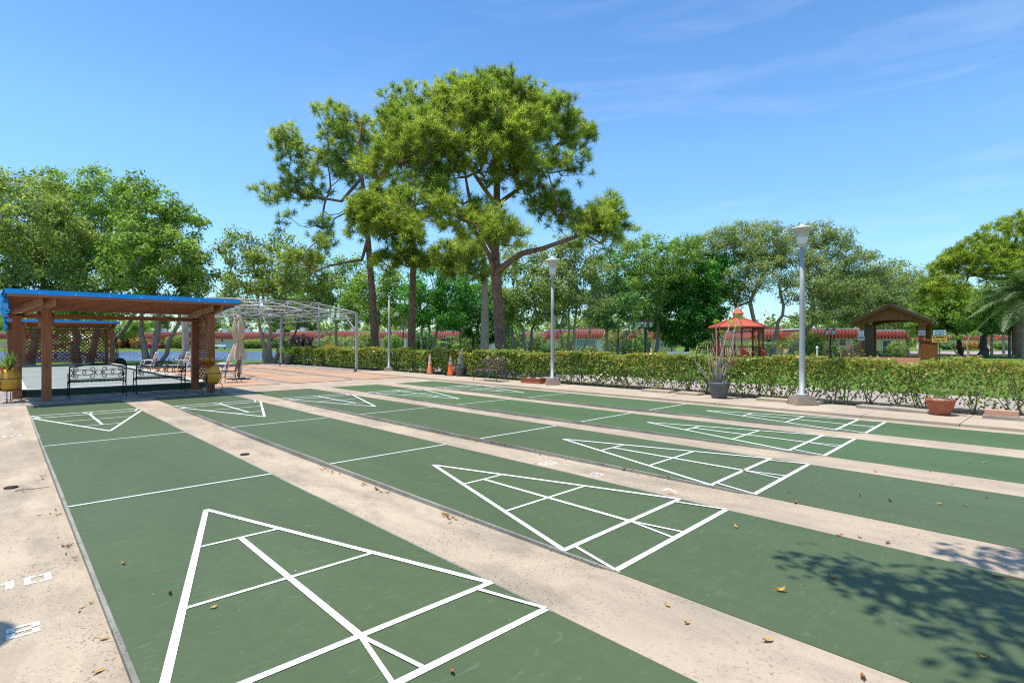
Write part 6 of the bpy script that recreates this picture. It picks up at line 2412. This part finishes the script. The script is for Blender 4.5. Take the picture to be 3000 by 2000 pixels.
bl('small pale crape like tree with twisted stem on the lawn by the amber sign', 2835, 44, [(2800, 985, 18, 8, 0), (2850, 975, 18, 8, 0)], 'leaf_fresh', 'bark_pale', 19, stems=[(0, 0, .4, 1.6, 1), (-.1, 0, 6.5, 1.9, .7)], r0=.14, per=20, spacing=.6, clump=.3, group=GH)
bl('broad green tree behind the far end of the hedge', 860, 70, [(840, 860, 80, 50, 0), (900, 900, 80, 40, 0), (780, 900, 70, 40, 0)], 'leaf_dark', 'bark_dark', 20, r0=.3, per=50, spacing=1.5, clump=1.0, size=.3, group=GH)
bl('far green tree across the pond behind the rear lattice', 130, 110, [(60, 930, 90, 45, 0), (160, 940, 90, 40, 0), (240, 930, 90, 45, 0)], 'leaf_fresh', 'bark_dark', 22, r0=.4, per=50, spacing=2.2, clump=1.5, size=.5, group='trees across the pond')
bl('small light tree at the far bank beside the lattice pergola', 400, 112, [(385, 960, 40, 22, 0), (350, 965, 40, 22, 0), (420, 950, 30, 20, 0)], 'leaf_fresh', 'bark_pale', 23, r0=.25, per=50, spacing=1.6, clump=1.2, size=.42, group='trees across the pond')

# the belt of trees behind the houses: copies of the trees above, each at its own size and turn
BELT = ((-40, 150, 2, 1.25, 'big fresh green tree behind the red roof at the pond end of the view'), (470, 150, 1, 1.0, 'fresh green tree rising behind the house with pink flowers'), (590, 152, 4, 1.15, 'olive tree behind the house past the pergola lattice'),
        (700, 150, 3, 1.1, 'grey green tree behind the house with shrub border'), (805, 150, 2, 1.05, 'fresh green tree behind the house with the dark porch'), (905, 140, 0, 1.05, 'olive tree behind the coral roofed house by the canopy frame'),
        (1030, 135, 6, 1.6, 'light green tree behind the house with the white column'), (1165, 128, 4, 1.05, 'olive tree behind the pink walled house'), (1300, 122, 9, 1.5, 'small leaved olive tree behind the beige house with ball shrub'),
        (1470, 118, 6, 1.55, 'light green tree behind the house with white porch posts'), (1620, 108, 12, 1.35, 'bright green tree behind the darker red roof'), (1745, 102, 9, 1.45, 'small leaved tree behind the screened porch'),
        (1850, 98, 12, 1.25, 'bright green tree behind the areca palms'), (2090, 84, 10, 1.35, 'bronzed tree behind the dark low boughed tree'), (2480, 84, 12, 1.1, 'bright green tree behind the deep red roof'),
        (2570, 88, 4, 0.95, 'olive tree behind the bridge gable'), (2720, 92, 2, 0.85, 'fresh green tree across the lane behind the amber sign'), (2840, 135, 1, 1.0, 'fresh green tree behind the distant small house'), (2960, 138, 4, 1.1, 'olive tree behind the distant house between palm trunks'))
rr = random.Random(31)
for px, dd, src, sc, lab in BELT:
    o = dup(TREES[src], at(px, dd, -.12), rr.uniform(0, 2 * PI), lab, 'trees behind the houses')
    o.scale = (sc, sc, sc * rr.uniform(.92, 1.05))

# shade tree whose boughs hang over the near end of the courts (stands behind the viewer)
def CB(x, d, z):
    return np.array([CH * x + SH * d, -SH * x + CH * d, z])


lo = [(CB(1.9, 2.95, 6.1), 1.35, .75, .6), (CB(3.4, 2.5, 6.3), 1.7, 1.25, .8), (CB(5.0, 2.0, 6.4), 2.0, 1.7, .9), (CB(2.6, 1.2, 6.2), 1.3, .9, .6), (CB(.75, 3.25, 5.9), .5, .3, .25), (CB(1.0, 2.5, 6.0), .6, .45, .3), (CB(1.3, 1.6, 6.0), .7, .5, .3), (CB(6.4, 2.6, 6.6), 1.8, 1.6, .9)]
broadleaf('shade_tree', 'leafy tree overhanging the near court ends, known by its dappled shadow on the paint', 'tree', (*cam_xy(5.4, -1.8), -.02), lo, 'leaf_dark', 'bark_grey', 24, r0=.28, zfork=3.2, per=44, spacing=.58, clump=.36, size=.12)

# ------------------------------------------------------------------ far wood
rng = np.random.default_rng(99)
Cs, rad = [], []
for i in range(520):
    px = rng.uniform(-500, 3500)
    dd = rng.uniform(150, 210)
    top = 7.0 + 5.0 * (0.5 + .5 * math.sin(px * .011)) * (0.6 + .4 * math.sin(px * .037 + 1)) + rng.uniform(0, 1.5)
    if px > 2650:
        top *= 1.25
    for z in np.arange(1.0, top, 1.9):
        Cs.append(np.array(at(px + rng.uniform(-14, 14), dd, z)))
V, tn = clump_leaves(Cs, np.full(len(Cs), 2.0), 24, 1.0, rng, .8, .5, .6)
o = np_mesh('treeline', V, 4, 'leaf_olive', None, tn)
tag(o, 'distant line of mixed green trees behind the houses', 'treeline', kind='stuff')

# ------------------------------------------------------------------ fallen leaves, litter
def leaf_mesh(k, mat):
    rr = random.Random(60 + k)
    mb = MB()
    L, W, c = .085, .034, rr.uniform(.010, .026)
    row = []
    for i in range(6):
        u = i / 5
        w = W * math.sin(PI * min(1, u * .92 + .05)) * (1 + rr.uniform(-.15, .15))
        z = .004 + c * (2 * u - 1) ** 2
        row.append([(L * (u - .5), -w / 2, z + c * .5), (L * (u - .5), 0, z), (L * (u - .5), w / 2, z + c * rr.uniform(.3, .9))])
    vs = [p for r_ in row for p in r_]
    mb.add(vs, [(i * 3 + j, i * 3 + j + 1, (i + 1) * 3 + j + 1, (i + 1) * 3 + j) for i in range(5) for j in range(2)], True)
    mb.tube([(-L * .5, 0, .005), (-L * .72, .006, .010)], .0018, 4)
    o = mb.build('fallen_leaf', mat, fix=False)
    return o


protos = [leaf_mesh(0, 'leaf_dry_a'), leaf_mesh(1, 'leaf_dry_b'), leaf_mesh(2, 'leaf_dry_a'), leaf_mesh(3, 'leaf_dry_b')]
meshes = [o.data for o in protos]
for o in protos:
    bpy.data.objects.remove(o)
KORD = ['first', 'second', 'third', 'fourth', 'fifth']
rr = random.Random(77)


def put_leaf(x, y, s=1.0):
    k = None
    for q in range(5):
        if COURTS[q][0] - .01 <= x <= sum(COURTS[q]) + .01:
            k = q
    if k is not None and U0 < y < U1:
        z = .004
        lab = 'small curled dry leaf lying on the %s green court from the numbers 10 and 8' % KORD[k]
        grp = 'dry leaves on the %s court' % KORD[k]
    else:
        z = gutter_z(y) + .002 if (x < 12.05 and y < U1) else (0.048 if 12.42 < x < 14.1 else 0.001)
        lab = 'small curled dry leaf lying on the bare concrete beside the courts'
        grp = 'dry leaves on the concrete'
    o = bpy.data.objects.new('fallen_leaf', rr.choice(meshes))
    COL.objects.link(o)
    s *= .62
    o.location = (x, y, z)
    o.rotation_euler = (rr.uniform(-.25, .25), rr.uniform(-.25, .25), rr.uniform(0, 2 * PI))
    sc = s * rr.uniform(.75, 1.25)
    o.scale = (sc, sc, sc)
    tag(o, lab, 'leaf', grp)


NOTED = [(362, 1653), (497, 1740), (628, 1780), (1325, 1972), (302, 1858), (285, 1954), (1954, 1773), (2012, 1826), (2250, 1877), (2290, 1732), (2440, 1696), (2530, 1985), (2878, 1930), (2310, 1443), (2520, 1452), (2607, 1468), (2755, 1478),
         (2460, 1570), (2517, 1573), (2600, 1590), (2830, 1483), (2890, 1458), (2565, 1381), (2787, 1418), (2330, 1473), (1720, 1395), (1965, 1441), (2180, 1380), (2140, 1262), (2083, 1237), (2155, 1545), (2322, 1372), (1570, 1350), (2840, 1357), (2886, 1357), (2725, 1380)]
for px, py in NOTED:
    P = ground(px, py)
    put_leaf(P.x, P.y, 1.0)
# swept against the kerbs of the second and third court and the first court edge
for (vx, ua_, ub_, n_) in ((2.90, 3.0, 6.5, 26), (5.42, 3.2, 7.5, 20), (0.39, 3.2, 9.0, 20), (10.42, 3.5, 8, 6)):
    cl = [rr.uniform(ua_, ub_) for _ in range(5)]
    for i in range(n_):
        put_leaf(vx - abs(rr.gauss(0, .05)), min(ub_, max(ua_, rr.choice(cl) + rr.gauss(0, .16))), .75)
for i in range(24):
    P = at(rr.gauss(55, 18), rr.uniform(13.1, 14.2))
    put_leaf(P.x, P.y, 1.4)
mb = MB()
P0 = ground(45, 1427)
z = gutter_z(6) + .01
mb.tube([(P0.x, P0.y, z), (P0.x + .06, P0.y - .04, z + .01), (P0.x + .16, P0.y - .05, z + .004), (P0.x + .27, P0.y - .03, z)], [.006, .005, .004, .003], 5)
mb.tube([(P0.x + .06, P0.y - .04, z + .01), (P0.x + .05, P0.y + .03, z + .02)], [.004, .002], 4)
tag(mb.build('fallen_twig', 'twig'), 'forked dry twig lying on the concrete beside the first court', 'twig')
P0 = ground(2910, 1690)
mb = MB()
mb.tube([(P0.x, P0.y, .01), (P0.x + .04, P0.y - .08, .016), (P0.x + .06, P0.y - .16, .008)], [.006, .006, .004], 5)
tag(mb.build('fallen_twig', 'twig'), 'short dark twig lying in the tree shadow on the second court', 'twig')

# ------------------------------------------------------------------ light and sky
SUN = Vector((-0.56, 0.37, 2.63)).normalized()
elev = math.asin(SUN.z)
az = math.atan2(SUN.x, SUN.y)
w = bpy.data.worlds.new('World')
SC.world = w
w.use_nodes = True
nt = w.node_tree
nt.nodes.clear()
out = nt.nodes.new('ShaderNodeOutputWorld')
bg = nt.nodes.new('ShaderNodeBackground')
sky = nt.nodes.new('ShaderNodeTexSky')
sky.sky_type = 'NISHITA'
sky.sun_disc = False
sky.sun_elevation = elev
sky.sun_rotation = az
sky.air_density = 1.0
sky.dust_density = 0.15
sky.ozone_density = 2.2
bg.inputs['Strength'].default_value = 0.15
# thin streaks of cirrus, stretched along the horizon
tc = nt.nodes.new('ShaderNodeTexCoord')
mp = nt.nodes.new('ShaderNodeMapping')
mp.inputs['Rotation'].default_value = (0, R(6), R(10))
mp.inputs['Scale'].default_value = (1.6, 1.6, 11)
nt.links.new(tc.outputs['Generated'], mp.inputs['Vector'])
cn = noise(nt, mp.outputs['Vector'], 1.5, 8, 0.62, 0.9)
cl = ramp(nt, cn, [(0.50, 0.0), (0.82, 0.15)])
sx = nt.nodes.new('ShaderNodeVectorMath')
sx.operation = 'DOT_PRODUCT'
dirv = Vector((math.sin(HEAD + R(34)), math.cos(HEAD + R(34)), 0.30)).normalized()
sx.inputs[1].default_value = dirv
nt.links.new(tc.outputs['Generated'], sx.inputs[0])
mask = ramp(nt, sx.outputs['Value'], [(0.55, 0.06), (0.97, 0.85)])
m1 = mix(nt, 1.0, cl, mask, 'MULTIPLY')
hs = nt.nodes.new('ShaderNodeHueSaturation')
hs.inputs['Saturation'].default_value = 1.09
hs.inputs['Value'].default_value = 1.0
nt.links.new(sky.outputs['Color'], hs.inputs['Color'])
tint = mix(nt, 1.0, hs.outputs['Color'], (0.90, 1.03, 1.03), 'MULTIPLY')
sz = nt.nodes.new('ShaderNodeSeparateXYZ')
nt.links.new(tc.outputs['Generated'], sz.inputs[0])
tint = mix(nt, 1.0, tint, ramp(nt, sz.outputs['Z'], [(0.0, (0.50, 0.56, 0.66)), (0.16, (0.76, 0.83, 0.93)), (0.32, (0.86, 0.92, 0.98)), (0.52, (0.70, 0.80, 0.92)), (0.8, 1.0)]), 'MULTIPLY')
res = mix(nt, m1, tint, (5.6, 6.0, 6.4))
nt.links.new(res, bg.inputs['Color'])
nt.links.new(bg.outputs[0], out.inputs['Surface'])

sl = bpy.data.lights.new('sun', 'SUN')
sl.energy = 3.7
sl.angle = R(0.53)
sl.color = (1.0, 0.955, 0.89)
so = bpy.data.objects.new('sun', sl)
so.rotation_euler = SUN.to_track_quat('Z', 'Y').to_euler()
so.location = (0, 0, 60)
COL.objects.link(so)

cam = bpy.data.cameras.new('camera')
cam.sensor_width = 36
cam.lens = 36 * F / 3000
cam.clip_end = 5000
cam.clip_start = 0.05
co = bpy.data.objects.new('camera', cam)
co.location = (0, 0, EYE)
co.rotation_euler = (R(90), 0, -HEAD)
COL.objects.link(co)
SC.camera = co
SC.view_settings.view_transform = 'Standard'
SC.view_settings.look = 'None'
SC.view_settings.exposure = 0.66
SC.view_settings.gamma = 1.0
SC.cycles.use_adaptive_sampling = True
SC.cycles.max_bounces = 8
SC.cycles.use_denoising = False
SC.cycles.filter_width = 1.2
